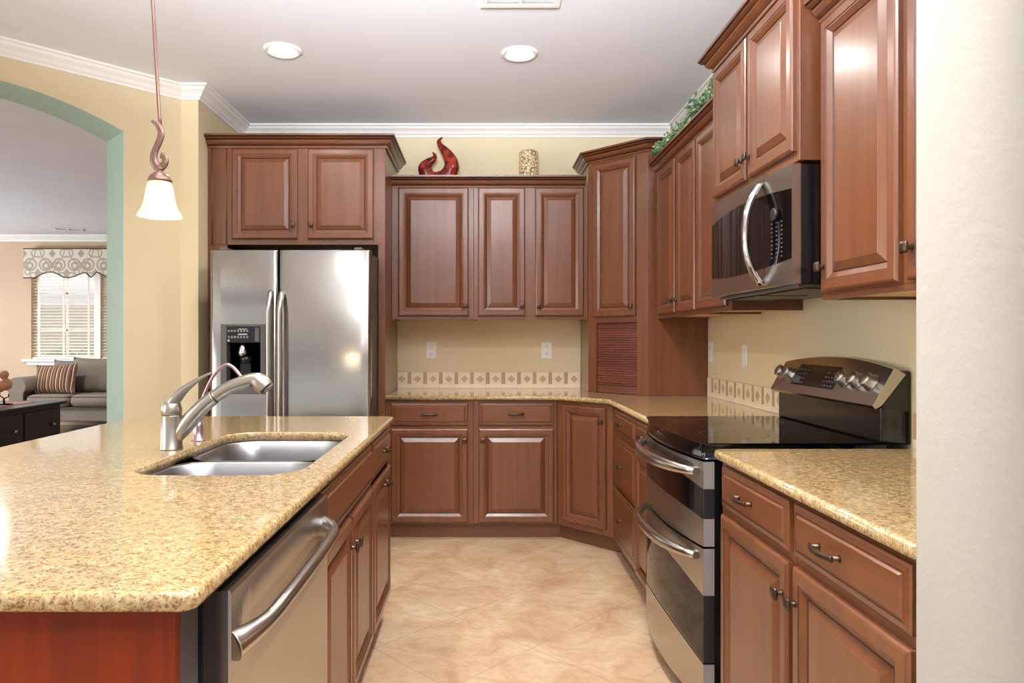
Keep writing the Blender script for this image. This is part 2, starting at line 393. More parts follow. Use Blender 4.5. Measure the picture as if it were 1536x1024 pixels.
# stub wall at the right edge, rounded end
poly = [(1.6, 1.18), (0.755, 1.18), (0.750, 1.177)] + [(0.869-0.12*math.cos(R(a)), 1.17-0.11*math.sin(R(a))) for a in range(0, 91, 6)] + [(1.6, 1.06)]
m = MB(); m.loft([[(x, y, 0) for x, y in poly], [(x, y, CEIL) for x, y in poly]], 0, True, True, True); o = m.build('wall_near', 'wallcool'); _es = o.modifiers.new('es', 'EDGE_SPLIT'); _es.split_angle = R(50); struct(o, 'off-white stub wall at the right edge of the view')
SP = Vector((-2.06, 3.929)); dL = Vector((-0.70711, -0.70711)); nL = Vector((-0.70711, 0.70711)); TH = 0.30; AW = 1.36
sp2 = SP+nL*TH
m = MB()
poly = [tuple(SP), (-1.83, 4.16), (XA, 4.16), (XA, 5.05), (-1.95, 5.05), tuple(sp2)]
ids = m.prism(poly, 0, CEIL)
m.mi[5] = 1          # the reveal of the arch
o = m.build('wall_left', ['wall', 'green']); struct(o, 'yellow angled wall between the arch and the refrigerator')
def archz(u):
    Rr = 1.733; return 2.602-Rr+math.sqrt(Rr*Rr-(u-AW/2)**2)
m = MB(); N = 28
fr = []; bk = []
for k in range(N+1):
    u = AW*k/N; p = SP+dL*u; q = p+nL*TH; fr.append((p.x, p.y, archz(u))); bk.append((q.x, q.y, archz(u)))
topf = [(x, y, CEIL) for x, y, z in fr]; topb = [(x, y, CEIL) for x, y, z in bk]
a, b, c, d = m.verts(fr), m.verts(bk), m.verts(topf), m.verts(topb)
for k in range(N):
    m.face((a[k], a[k+1], c[k+1], c[k]), 0); m.face((b[k+1], b[k], d[k], d[k+1]), 2); m.face((a[k+1], a[k], b[k], b[k+1]), 1)
    m.face((c[k], c[k+1], d[k+1], d[k]), 0)
e0 = SP+dL*AW; e1 = SP+dL*(AW+1.6)
ids = m.prism([tuple(e0), tuple(e0+nL*TH), tuple(e1+nL*TH), tuple(e1)], 0, CEIL)
m.mi[-6] = 1
o = m.build('wall_arch', ['wall', 'green', 'wallliv']); struct(o, 'yellow angled wall with a wide arched opening and green reveal')
# living room
YL = 10.1
WX0, WX1, WX2, WX3, WZ0, WZ1 = -6.66, -5.72, -5.635, -4.70, 0.97, 2.45
m = MB()
for x0, x1, z0, z1 in ((-9.6, WX0, 0, CEIL), (WX0, WX3, 0, WZ0), (WX0, WX3, WZ1, CEIL), (WX1, WX2, WZ0, WZ1), (WX3, -1.7, 0, CEIL)):
    m.box(x0, x1, YL, YL+0.16, z0, z1)
struct(m.build('wall_living', 'wallliv'), 'beige far wall of the living room')
m = MB(); m.box(-9.7, -9.6, 1.0, 10.26, 0, CEIL); struct(m.build('wall_side', 'wallliv'), 'left wall of the living room')
m = MB(); m.box(-1.95, XA, 5.05, YL, 0, CEIL); struct(m.build('wall_divider', 'wallliv'), 'wall between kitchen and living room')
crown = [(0, 2.722), (0.014, 2.722), (0.016, 2.734), (0.028, 2.742), (0.040, 2.758), (0.062, 2.772), (0.070, 2.784), (0.084, 2.788), (0.084, 2.7995), (0, 2.7995)]
c0 = SP+dL*(AW+1.6)
m = MB(); m.sweep([tuple(c0), (-1.83, 4.16), (XA, 4.16), (XA, YB), (XR, YB), (XR, 1.18)], crown, side=-1)
struct(m.build('trim_1', 'white'), 'white crown molding around the kitchen ceiling')
m = MB(); m.sweep([(-9.6, 3), (-9.6, YL), (-1.95, YL)], [(o_*1.15, CEIL-(CEIL-z)*1.15) for o_, z in crown], side=-1)
struct(m.build('trim_2', 'white'), 'white crown molding along the living room ceiling')
# windows
for i, (x0, x1) in enumerate(((WX0, WX1), (WX2, WX3))):
    m = MB(); f = 0.045
    for b_ in ((x0, x0+f, WZ0, WZ1), (x1-f, x1, WZ0, WZ1), (x0+f, x1-f, WZ0, WZ0+f), (x0+f, x1-f, WZ1-f, WZ1)): m.box(b_[0], b_[1], YL+0.09, YL+0.14, b_[2], b_[3])
    xm = (x0+x1)/2; m.box(xm-0.012, xm+0.012, YL+0.10, YL+0.13, WZ0+f, WZ1-f)
    for zz in (1.4, 1.95): m.box(x0+f, x1-f, YL+0.10, YL+0.13, zz-0.012, zz+0.012)
    w_ = m.build('window_%d' % (i+1), 'white'); struct(w_, 'white framed living room window with grille bars')
    m = MB(); m.box(x0+f, x1-f, YL+0.113, YL+0.117, WZ0+f, WZ1-f); m.build('pane', 'glass', w_)
m = MB(); m.box(WX0-0.1, WX3+0.1, YL-0.07, YL+0.09, WZ0-0.035, WZ0); m.box(WX0-0.06, WX3+0.06, YL-0.02, YL, WZ0-0.09, WZ0-0.035)
struct(m.build('trim_3', 'white', bevel=0.005), 'white sill under the living room windows')
m = MB(); m.box(WX1-0.004, WX2+0.004, YL-0.012, YL-0.0005, WZ0, WZ1); struct(m.build('trim_4', 'white', bevel=0.003), 'white post between the two living room windows')
# outdoors
m = MB(); m.box(-16, 4, 17, 17.2, -1, 2.1); tag(m.build('neighbouring_house_wall', 'stucco'), 'pale stucco wall seen outside through the blinds', 'wall')
m = MB()
for k in range(26):
    cx, cy, cz = random.uniform(-9.5, -7.2), random.uniform(14.6, 15.6), random.uniform(0.0, 1.0)
    r = random.uniform(0.2, 0.4)
    m.lathe([(r*math.sin(PI*t/6)+0.001, -r*math.cos(PI*t/6)) for t in range(7)], (cx, cy, cz), 9)
tag(m.build('garden_shrub', 'foliage'), 'green shrub outside the living room window', 'shrub')
# blinds, valance
for i, (x0, x1) in enumerate(((WX0, WX1), (WX2, WX3))):
    t = thing('window_blind', ('white slatted blind over the left living room window' if i == 0 else 'white slatted blind over the right living room window, mostly behind the arch'), 'blind', (0, 0, 0), 0, 'white slatted blinds')
    m = MB(); z = WZ0+0.05
    while z < WZ1-0.06:
        h = 0.0055
        i4 = m.verts([(x0+0.01, YL+0.02, z-h), (x1-0.01, YL+0.02, z-h), (x1-0.01, YL+0.068, z+h), (x0+0.01, YL+0.068, z+h), (x0+0.01, YL+0.02, z-h+0.003), (x1-0.01, YL+0.02, z-h+0.003), (x1-0.01, YL+0.068, z+h+0.003), (x0+0.01, YL+0.068, z+h+0.003)])
        for q in ((0, 1, 2, 3), (7, 6, 5, 4), (0, 4, 5, 1), (1, 5, 6, 2), (2, 6, 7, 3), (3, 7, 4, 0)): m.face([i4[k] for k in q])
        z += 0.045
    m.build('slats', 'blind', t)
    m = MB()
    for xx in (x0+0.10, x1-0.10, (x0+x1)/2): m.box(xx-0.014, xx+0.014, YL+0.016, YL+0.0185, WZ0+0.03, WZ1-0.03)
    m.build('ladder_tapes', 'blind', t)
    m = MB(); m.box(x0+0.01, x1-0.01, YL+0.015, YL+0.07, WZ0+0.003, WZ0+0.03); m.build('bottom_rail', 'blind', t)
VX0, VX1 = -6.68, -4.45
def vz(u):   # lower edge of the valance, u along its length in metres
    pts = [(0, 2.16), (0.16, 2.16), (0.24, 2.20), (0.34, 2.245), (0.45, 2.245), (0.54, 2.20), (0.62, 2.165), (0.70, 2.16), (0.80, 2.19), (0.90, 2.24), (0.98, 2.165), (1.06, 2.165), (1.06, 2.165)]
    L = VX1-VX0
    ps = [(0, 2.16), (0.17, 2.16), (0.27, 2.215), (0.35, 2.243), (0.43, 2.243), (0.50, 2.215), (0.58, 2.17), (0.66, 2.158), (0.74, 2.18), (0.90, 2.243), (0.985, 2.162), (1.07, 2.243), (1.23, 2.165), (1.30, 2.158), (1.40, 2.18), (1.5, 2.243), (1.7, 2.243), (1.85, 2.18), (2.0, 2.16), (L, 2.16)]
    for (a0, z0), (a1, z1) in zip(ps, ps[1:]):
        if a0 <= u <= a1: return z0+(z1-z0)*(u-a0)/(a1-a0)
    return 2.16
t = thing('window_valance', 'grey and cream damask valance with scalloped lower edge above the window', 'valance', (VX0, YL-0.14, 0))
m = MB(); K = 150; L = VX1-VX0
loops = []
for k in range(K+1):
    u = L*k/K; z = vz(u); loops.append([(u, 0, z), (u, 0, 2.585), (u, 0.012, 2.585), (u, 0.012, z)])
m.loft(loops, 0, cap0=True, cap1=True)
for xx in (0, L-0.012): m.box(xx, xx+0.012, 0.012, 0.135, 2.16, 2.585)
m.build('fabric_board', 'damask', t)
m = MB(); m.tube([(L*k/K, -0.002, vz(L*k/K)) for k in range(K+1)], 0.008, 6); m.tube([(0, -0.002, 2.585), (L, -0.002, 2.585)], 0.008, 6); m.build('cord_trim', 'trimdark', t)
# ceiling vents
def vent(loc, w, d, label, rz=0):
    t = thing('ceiling_vent', label, 'vent', loc, rz, 'ceiling vents')
    m = MB(); f = 0.03
    for b_ in ((-w/2, w/2, -d/2, -d/2+f), (-w/2, w/2, d/2-f, d/2), (-w/2, -w/2+f, -d/2+f, d/2-f), (w/2-f, w/2, -d/2+f, d/2-f), (-0.008, 0.008, -d/2+f, d/2-f)): m.box(b_[0], b_[1], b_[2], b_[3], -0.012, 0)
    m.build('frame', 'white', t, 0.003)
    m = MB(); y = -d/2+f+0.006
    while y < d/2-f-0.006:
        i4 = m.verts([(-w/2+f, y-0.008, -0.010), (w/2-f, y-0.008, -0.010), (w/2-f, y+0.006, -0.001), (-w/2+f, y+0.006, -0.001)]); m.face(i4); y += 0.017
    m.build('louvers', 'white', t)
vent((0.178, 3.03, CEIL), 0.36, 0.21, 'white louvered air vent in the kitchen ceiling at the top of the view')
vent((-5.75, 9.5, CEIL), 0.36, 0.2, 'small white air vent in the living room ceiling', 0.5)
# recessed lights in view
for i, (x, y) in enumerate(CAN[:2]):
    t = thing('recessed_light', ('lit recessed ceiling light on the left, above the island side' if i == 0 else 'lit recessed ceiling light on the right, below the air vent'), 'light', (x, y, CEIL), 0, 'recessed ceiling lights')
    m = MB(); m.lathe([(0.098, 0), (0.098, -0.006), (0.085, -0.012), (0.072, -0.008), (0.072, -0.002)], (0, 0, 0), 40, cap0=False, cap1=False); m.build('trim_ring', 'white', t)
    m = MB(); m.lathe([(0.0722, -0.004), (0.04, -0.002), (0.002, -0.001)], (0, 0, 0), 40, cap0=False, cap1=True); m.build('lens', 'lens', t)

# ------------------------------------------------------------------ cabinet parts (local frame: x along the face, y into the cabinet, z up)
def rl(x0, x1, z0, z1, i, y): return [(x0+i, y, z0+i), (x1-i, y, z0+i), (x1-i, y, z1-i), (x0+i, y, z1-i)]
KNOB = None
def knob_mesh():
    m = MB(); m.lathe([(0.0085, 0), (0.0075, -0.004), (0.0055, -0.010), (0.006, -0.014)], (0, 0, 0), 12, axis='y', cap0=True, cap1=False)
    def sq(h, y, r):
        return [(p, y, q) for p, q in rrect(-h, h, -h, h, r, 3)]
    m.loft([sq(0.006, -0.013, 0.004), sq(0.012, -0.0165, 0.005), sq(0.0155, -0.020, 0.005), sq(0.0155, -0.0235, 0.005), sq(0.0125, -0.0262, 0.005), sq(0.006, -0.0275, 0.004)], 0, True, True, True)
    return m
def add_knob(parent, x, y, z):
    o = knob_mesh().build('knob', 'bronze', parent); o.location = (x, y, z); return o
def add_pull(parent, x, y, z, w=0.098):
    m = MB(); h = w/2
    for sx in (-h+0.006, h-0.006): m.lathe([(0.0085, 0), (0.006, -0.005), (0.0055, -0.020)], (sx, 0, 0), 10, axis='y')
    path = [(-h, -0.019, 0.0), (-h*0.7, -0.024, 0), (-h*0.35, -0.029, 0), (0, -0.0305, 0), (h*0.35, -0.029, 0), (h*0.7, -0.024, 0), (h, -0.019, 0)]
    m.tube(smooth_path(path, 4), [(0.0075, 0.0042)]*(6*4+1), 10, up=(0, 0, 1))
    o = m.build('pull', 'bronze', parent); o.location = (x, y, z); return o
def add_door(parent, x0, x1, z0, z1, knob=None, y=0.0, name='door', w=0.048, pull=None):
    g = 0.02
    m = MB()
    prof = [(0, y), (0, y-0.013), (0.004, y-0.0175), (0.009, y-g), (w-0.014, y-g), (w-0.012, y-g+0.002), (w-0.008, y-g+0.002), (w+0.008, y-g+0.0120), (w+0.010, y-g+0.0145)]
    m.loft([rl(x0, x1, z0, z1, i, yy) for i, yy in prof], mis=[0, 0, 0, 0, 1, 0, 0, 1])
    d = m.build(name, ['wood', 'glaze_shade'], parent)
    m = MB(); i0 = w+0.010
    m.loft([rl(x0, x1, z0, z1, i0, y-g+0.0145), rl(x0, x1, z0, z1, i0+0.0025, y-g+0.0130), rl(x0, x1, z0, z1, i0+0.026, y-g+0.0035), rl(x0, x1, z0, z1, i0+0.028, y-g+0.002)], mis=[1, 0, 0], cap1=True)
    m.build('panel', ['wood', 'glaze_shade'], d)
    if knob: add_knob(d, knob[0], y-g, knob[1])
    if pull: add_pull(d, pull[0], y-g, pull[1])
    return d
def add_drawer(parent, x0, x1, z0, z1, knob=None, pull=None, y=0.0, name='drawer'):
    m = MB(); g = 0.02
    prof = [(0, y), (0, y-0.011), (0.004, y-0.0145), (0.016, y-0.0165), (0.018, y-0.0150), (0.022, y-0.0150), (0.026, y-g)]
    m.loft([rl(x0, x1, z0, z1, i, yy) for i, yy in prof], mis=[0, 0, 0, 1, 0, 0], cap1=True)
    d = m.build(name, ['woodx', 'glaze_shade'], parent)
    if knob: add_knob(d, knob[0], y-g, knob[1])
    if pull: add_pull(d, pull[0], y-g, pull[1])
    return d
CP = [(0.0, 0.0), (0.010, 0.0), (0.013, 0.010), (0.008, 0.013), (0.012, 0.017), (0.024, 0.023), (0.034, 0.034), (0.037, 0.040), (0.032, 0.043), (0.038, 0.047), (0.050, 0.051), (0.054, 0.054), (0.050, 0.057), (0.060, 0.061), (0.061, 0.072), (0.050, 0.074), (0.0, 0.074)]
CPM = [0, 0, 1, 1, 0, 0, 0, 1, 1, 0, 0, 1, 1, 0, 0, 0, 0]  # undercut faces coloured dark to paint shade into the crown
def crown_on(mb, path, z, side, sc=1.0):
    P = [(o_*sc, z+q*sc) for o_, q in CP]
    ids_before = len(mb.f)
    mb.sweep(path, P, side)
    n = len(P)
    for k in range(ids_before, len(mb.f)):
        j = (k-ids_before) % n
        if k < ids_before+n*(len(path)-1) and CPM[j]: mb.mi[k] = 1
    return mb

# ---- refrigerator surround cabinet
ZC = 1.862; FT = 2.475
c = thing('refrigerator_cabinet', 'tall cherry cabinet surround above and beside the steel refrigerator', 'cabinet', (XA, 4.30, 0))
Wd = 1.12
m = MB(); m.box(0.001, Wd, 0.0, YB-4.301, ZC, FT); m.build('body', 'wood', c, 0.002)
m = MB(); m.box(Wd-0.045, Wd, 0.0, YB-4.301, 0, ZC); m.build('side_panel', 'wood', c, 0.003)
m = MB(); m.box(0.001, 0.125, 0.0, 0.02, 0, ZC); m.box(0.001, 0.03, 0.02, YB-4.301, 0, ZC); m.build('side_panel', 'wood', c, 0.003)
m = MB()
for xx in (0.03, 0.12): m.tube([(xx, -0.002, ZC-0.0), (xx, -0.002, FT)], 0.004, 8)
m.build('bead_molding', 'wood', c)
add_door(c, 0.158, 0.571, 1.896, 2.463, knob=(0.545, 1.985))
add_door(c, 0.634, 1.048, 1.896, 2.463, knob=(0.660, 1.985))
m = MB(); crown_on(m, [(0.002, 0), (Wd, 0), (Wd, YB-4.301)], 2.47, -1, 1.05); m.build('crown_molding', ['woodx', 'glaze_shade'], c)

# ---- back wall uppers
def upper(name, label, loc, rz, w, d, z0, z1, doors, group):
    c = thing(name, label, 'cabinet', loc, rz, group)
    m = MB(); m.box(0, w, 0, d, z0+0.018, z1); m.box(0, w, 0, 0.02, z0, z0+0.018); m.box(0, 0.018, 0.02, d, z0, z0+0.018); m.box(w-0.018, w, 0.02, d, z0, z0+0.018); m.build('body', 'wood', c, 0.0015)
    m = MB(); m.box(0.019, w-0.019, 0.021, d-0.001, z0+0.010, z0+0.0175); m.build('underside', 'under', c)
    for (x0, x1, kn) in doors: add_door(c, x0, x1, z0+0.024, z1-0.012, knob=kn)
    return c
YU = 4.60
upper('wall_cabinet', 'single door cherry wall cabinet on back wall beside the refrigerator panel', (-0.604, YU, 0), 0, 0.552, YB-YU-0.001, 1.400, 2.297, [(0.045, 0.519, (0.497, 1.492))], 'cherry wall cabinets')
upper('wall_cabinet', 'two door cherry wall cabinet on back wall beside the corner cabinet', (-0.051, YU, 0), 0, 0.768, YB-YU-0.001, 1.400, 2.297, [(0.029, 0.346, (0.324, 1.492)), (0.413, 0.740, (0.436, 1.492))], 'cherry wall cabinets')
m = MB(); crown_on(m, [(-0.603, YU), (0.700, YU)], 2.288, -1)
tag(m.build('crown_molding', ['woodx', 'glaze_shade']), 'straight cherry crown molding topping the back wall cabinets', 'molding', 'cabinet crown moldings')

# ---- diagonal corner tower with appliance garage
ZK = 0.915; CT = 2.448
U = Vector((0.70711, -0.70711)); A0 = (0.718, 4.582); FL = 0.4555
c = thing('corner_cabinet', 'tall diagonal cherry corner cabinet standing on the counter with a roll-up garage door', 'cabinet', (A0[0], A0[1], 0), R(-45))
def loc45(x, y):   # world -> local
    v = Vector((x-A0[0], y-A0[1])); n = Vector((0.70711, 0.70711)); return (v.dot(U), v.dot(n))
fp = [(0, 0), (FL, 0), loc45(XR-0.002, 4.582-FL*0.70711), loc45(XR-0.002, YB-0.002), loc45(A0[0], YB-0.002)]
m = MB(); m.prism(fp, 1.455, CT)
# lower garage: side panels + frame around the tambour
gx0, gx1, gz1 = 0.066, 0.376, 1.375
m.prism([(0, 0), (gx0, 0), (gx0, 0.03), (0, 0.03)], ZK, 1.455); m.prism([(gx1, 0), (FL, 0), (FL, 0.03), (gx1, 0.03)], ZK, 1.455)
m.prism([(gx0, 0), (gx1, 0), (gx1, 0.03), (gx0, 0.03)], gz1, 1.455)
e = loc45(XR-0.002, 4.582-FL*0.70711); f_ = loc45(A0[0], YB-0.002)
m.prism([(FL, 0), e, (e[0]+0.012, e[1]+0.012), (FL, 0.03)], ZK, 1.455)
m.prism([(0, 0), (0, 0.03), (f_[0]+0.012, f_[1]-0.012), f_], ZK, 1.455)
m.build('body', 'wood', c, 0.0015)
m = MB(); z = ZK+0.05
prof = []
while z < gz1-0.001:
    prof += [(z, 0.016), (z+0.004, 0.011), (z+0.010, 0.011), (z+0.0145, 0.016)]; z += 0.0155
m.loft([[(gx0+0.001, y, zz), (gx1-0.001, y, zz)] for zz, y in prof], closed=False); m.build('tambour_door', 'wooddark', c)
m = MB(); m.box(gx0+0.001, gx1-0.001, 0.006, 0.02, ZK+0.001, ZK+0.05); m.build('tambour_rail', 'wooddark', c, 0.003)
add_door(c, 0.043, 0.371, 1.415, 2.425, knob=(0.349, 1.478))
m = MB(); m.box(gx0-0.004, gx1+0.004, -0.003, 0, 1.378, 1.40); m.build('shade_rail', 'wooddark', c, 0.001)  # darker wood stands in for the shade above the tambour
path = [f_, (0, 0), (FL, 0), e]
m = MB(); crown_on(m, path, 2.440, -1, 1.0); m.build('crown_molding', ['woodx', 'glaze_shade'], c)

# ---- right wall uppers
XU = 1.10
r90 = R(-90)
upper('wall_cabinet', 'two door cherry wall cabinet on right wall between corner cabinet and single door cabinet', (XU, 4.255, 0), r90, 0.793, XR-XU-0.002, 1.395, 2.297, [(0.05, 0.415, (0.395, 1.486)), (0.455, 0.777, (0.477, 1.486))], 'cherry wall cabinets')
upper('wall_cabinet', 'single door cherry wall cabinet on right wall partly behind the microwave', (XU, 3.461, 0), r90, 0.461, XR-XU-0.002, 1.395, 2.297, [(0.016, 0.423, None)], 'cherry wall cabinets')
upper('wall_cabinet', 'large near cherry wall cabinet right of the microwave cut by the stub wall', (XU, 2.204, 0), r90, 1.02, XR-XU-0.002, 1.395, 2.292, [(0.024, 0.424, (0.048, 1.497)), (0.464, 0.98, (0.492, 1.500))], 'cherry wall cabinets')
m = MB(); crown_on(m, [(XU, 4.24), (XU, 3.002)], 2.288, -1)
tag(m.build('crown_molding', ['wood', 'glaze_shade']), 'cherry crown molding under the ivy on the right wall cabinets', 'molding', 'cabinet crown moldings')
m = MB(); crown_on(m, [(XU, 2.20), (XU, 1.185)], 2.284, -1)
tag(m.build('crown_molding', ['wood', 'glaze_shade']), 'cherry crown molding on the near wall cabinet at top right', 'molding', 'cabinet crown moldings')
XM = 1.028
c = thing('microwave_cabinet', 'raised two door cherry cabinet above the microwave', 'cabinet', (XM, 2.998, 0), r90)
m = MB(); m.box(0, 0.793, 0, XR-XM-0.002, 1.848, 2.448); m.build('body', 'wood', c, 0.002)
add_door(c, 0.018, 0.378, 1.881, 2.425, knob=(0.356, 1.955)); add_door(c, 0.405, 0.775, 1.881, 2.425, knob=(0.428, 1.955))
m = MB(); crown_on(m, [(0, XR-XM-0.003), (0, 0), (0.793, 0), (0.793, XR-XM-0.003)], 2.440, -1, 1.0); m.build('crown_molding', ['wood', 'glaze_shade'], c)

# ---- base cabinets
ZB = 0.884
def base(name, label, loc, rz, w, d, group, fp=None, t0=0.0, t1=0.0, mat='wood'):
    c = thing(name, label, 'cabinet', loc, rz, group)
    m = MB()
    if fp: m.prism(fp, 0.098, ZB-0.002)
    else: m.box(0, w, 0, d, 0.098, ZB-0.002)
    m.build('body', mat, c, 0.0015)
    m = MB(); m.box(t0, w+t1, 0.055, 0.075, 0, 0.0975); m.build('toe_kick', 'woodx', c)
    return c
YF = 4.32
c = base('base_cabinet', 'left cherry base cabinet with drawer and door on back wall', (-0.604, YF, 0), 0, 0.553, YB-YF-0.002, 'cherry base cabinets')
add_drawer(c, 0.034, 0.520, 0.724, 0.866, pull=(0.277, 0.795)); add_door(c, 0.034, 0.520, 0.111, 0.704, knob=(0.497, 0.632))
c = base('base_cabinet', 'middle cherry base cabinet with drawer and door on back wall', (-0.050, YF, 0), 0, 0.530, YB-YF-0.002, 'cherry base cabinets', t1=0.024)
add_drawer(c, 0.034, 0.508, 0.724, 0.866, pull=(0.27, 0.797)); add_door(c, 0.034, 0.508, 0.111, 0.704, knob=(0.057, 0.632))
B0 = (0.482, 4.32); BL = 0.4144
c = thing('corner_base_cabinet', 'diagonal single door cherry corner base cabinet', 'cabinet', (B0[0], B0[1], 0), R(-45), 'cherry base cabinets')
def lb(x, y):
    v = Vector((x-B0[0], y-B0[1])); n = Vector((0.70711, 0.70711)); return (v.dot(U), v.dot(n))
m = MB(); m.prism([(0, 0), (BL, 0), lb(XR-0.002, 4.027), lb(XR-0.002, YB-0.002), lb(B0[0], YB-0.002)], 0.098, ZB-0.002); m.build('body', 'wood', c, 0.0015)
m = MB(); m.prism([(-0.0215, 0.0555), (BL+0.0215, 0.0555), (BL+0.0215, 0.0755), (-0.0215, 0.0755)], 0, 0.0975); m.build('toe_kick', 'woodx', c)
add_door(c, 0.049, 0.372, 0.135, 0.858, knob=(0.35, 0.775))
XF = 0.775
c = base('base_cabinet', 'three drawer cherry base cabinet between corner cabinet and range', (XF, 4.026, 0), r90, 0.653, XR-XF-0.002, 'cherry base cabinets', t0=-0.024)
for z0, z1 in ((0.745, 0.866), (0.435, 0.715), (0.140, 0.425)): add_drawer(c, 0.13, 0.640, z0, z1, knob=(0.33, (z0+z1)/2))
c = base('base_cabinet', 'narrow cherry base cabinet with drawer and door beside the far side of the range', (XF, 3.372, 0), r90, 0.335, XR-XF-0.002, 'cherry base cabinets')
add_drawer(c, 0.016, 0.32, 0.745, 0.866, knob=(0.167, 0.806)); add_door(c, 0.016, 0.32, 0.111, 0.715, w=0.045)
c = base('base_cabinet', 'cherry base cabinet with drawer and door just right of the range', (XF, 2.192, 0), r90, 0.513, XR-XF-0.002, 'cherry base cabinets')
add_drawer(c, 0.030, 0.500, 0.742, 0.868, pull=(0.235, 0.806)); add_door(c, 0.030, 0.500, 0.111, 0.716, knob=(0.478, 0.632))
c = base('base_cabinet', 'nearest cherry base cabinet with drawer and door beside the stub wall', (XF, 1.678, 0), r90, 0.488, XR-XF-0.002, 'cherry base cabinets')
add_drawer(c, 0.014, 0.468, 0.742, 0.868, pull=(0.195, 0.806)); add_door(c, 0.014, 0.468, 0.111, 0.716, knob=(0.035, 0.632))

# ---- counters
def slab(m, loop_fn, z0, z1, r=0.009):
    """loop_fn(inset) -> plan loop; rounded edge"""
    lp = [loop_fn(i) for i in (0,)]
    ring = []
    for i, z in ((r, z0), (r*0.3, z0+r*0.3), (0, z0+r), (0, z1-r), (r*0.3, z1-r*0.3), (r, z1)):
        ring.append([(x, y, z) for x, y in loop_fn(i)])
    ids = m.loft(ring, 0, True); return ids
def inset_poly(P, i):
    n = len(P); out = []
    for k in range(n):
        p, a, b = Vector(P[k]), Vector(P[k-1]), Vector(P[(k+1) % n])
        u, v = (p-a).normalized(), (b-p).normalized(); na, nb = Vector((-u.y, u.x)), Vector((-v.y, v.x))
        mm = (na+nb).normalized(); mm = mm/max(0.3, mm.dot(na)); q = p+mm*i; out.append((q.x, q.y))
    return out
ZT = 0.914
CB = [(-0.604, 4.29), (0.472, 4.29), (0.748, 4.012), (0.748, 3.031), (XR-0.002, 3.031), (XR-0.002, YB-0.002), (-0.604, YB-0.002)]
m = MB(); ids = slab(m, lambda i: inset_poly(CB, i), ZB, ZT); m.face(ids[-1]); m.face(list(reversed(ids[0])))
tag(m.build('granite_countertop', 'granite'), 'L shaped gold granite countertop running from refrigerator to range', 'countertop', 'granite countertops')
CN = [(0.775, 2.217), (XR-0.002, 2.217), (XR-0.002, 1.184), (0.748, 1.184), (0.748, 2.190)]
CN = list(reversed(CN)); CN = [(0.748, 1.184), (XR-0.002, 1.184), (XR-0.002, 2.217)] + [(0.778-0.03*math.sin(R(a)), 2.187+0.03*math.cos(R(a))) for a in (0, 22, 45, 67, 90)]
m = MB(); ids = slab(m, lambda i: inset_poly(CN, i), ZB, ZT); m.face(ids[-1]); m.face(list(reversed(ids[0])))
tag(m.build('granite_countertop', 'granite'), 'near right gold granite countertop between range and stub wall', 'countertop', 'granite countertops')
IX0, IX1, IY0, IY1 = -1.59, -0.402, 0.955, 3.15
SX0, SX1, SY0, SY1 = -0.945, -0.488, 1.785, 2.605
m = MB()
def isl(i): return rrect(IX0+i, IX1-i, IY0+i, IY1-i, 0.022, 6)
ids = slab(m, isl, ZB, ZT, 0.010)
hole = []
for i, z in ((0.004, ZT), (0.0, ZT-0.004), (0.0, ZB)):
    hole.append([(x, y, z) for x, y in rrect(SX0-i, SX1+i, SY0-i, SY1+i, 0.11+i, 10)])
hid = m.loft(hole, 0, True)
o = m.build('granite_countertop', 'granite')
bm = bmesh.new(); bm.from_mesh(o.data); bm.verts.ensure_lookup_table()
for A, B in ((ids[-1], hid[0]), (ids[0], hid[-1])):
    ed = []
    for lp in (A, B):
        for k in range(len(lp)):
            va, vb = bm.verts[lp[k]], bm.verts[lp[(k+1) % len(lp)]]
            ed.append(bm.edges.get((va, vb)) or bm.edges.new((va, vb)))
    bmesh.ops.triangle_fill(bm, use_beauty=True, use_dissolve=False, edges=ed)
bmesh.ops.recalc_face_normals(bm, faces=bm.faces); bm.to_mesh(o.data); bm.free()
tag(o, 'large gold granite island countertop with sink cutout', 'countertop', 'granite countertops')

# ---- backsplash tile strips
def backsplash(label, loc, rz, L, x_first, H=0.116, P=0.1128):
    m = MB(); m.box(0, L, -0.008, 0, 0, H, 3)
    x = x_first-P
    while x < L:
        for (a0, a1) in ((x+0.001, x+0.036), (x+0.036, x+P-0.001)):
            b0, b1 = max(a0, 0.0), min(a1, L)
            if b1-b0 > 0.004: m.box(b0, b1, -0.0095, -0.008, 0.001, H-0.001, 0)
        s0, s1 = max(x, 0.001), min(x+0.026, L-0.001)
        if s1-s0 > 0.006: m.box(s0, s1, -0.0108, -0.0095, 0.030, H-0.002, 1)
        cx, cz, h = x+0.026+0.045, 0.066, 0.027
        if cx-h > 0 and cx+h < L:
            f0 = [(cx-h, -0.0108, cz), (cx, -0.0108, cz-h), (cx+h, -0.0108, cz), (cx, -0.0108, cz+h)]
            b0 = [(p, -0.0093, q) for p, _, q in f0]
            m.loft([b0, f0], 2, cap1=True)
        x += P
    o = m.build('backsplash_tile', ['tilecream', 'tilebrown', 'tiledia', 'grout'])
    o.location = loc; o.rotation_euler = (0, 0, rz)
    return tag(o, label, 'tile', 'backsplash tile borders')
backsplash('low cream tile border with brown diamonds along the back counter', (-0.603, YB-0.0005, ZT+0.0005), 0, 1.318, 0.072)
backsplash('low diamond tile border on right wall between corner cabinet and range', (XR-0.0005, 4.245, ZT+0.0005), r90, 1.21, 0.08, 0.116, 0.124)
backsplash('short diamond tile border on right wall between range and stub wall', (XR-0.0005, 2.222, ZT+0.0005), r90, 1.035, 0.105)

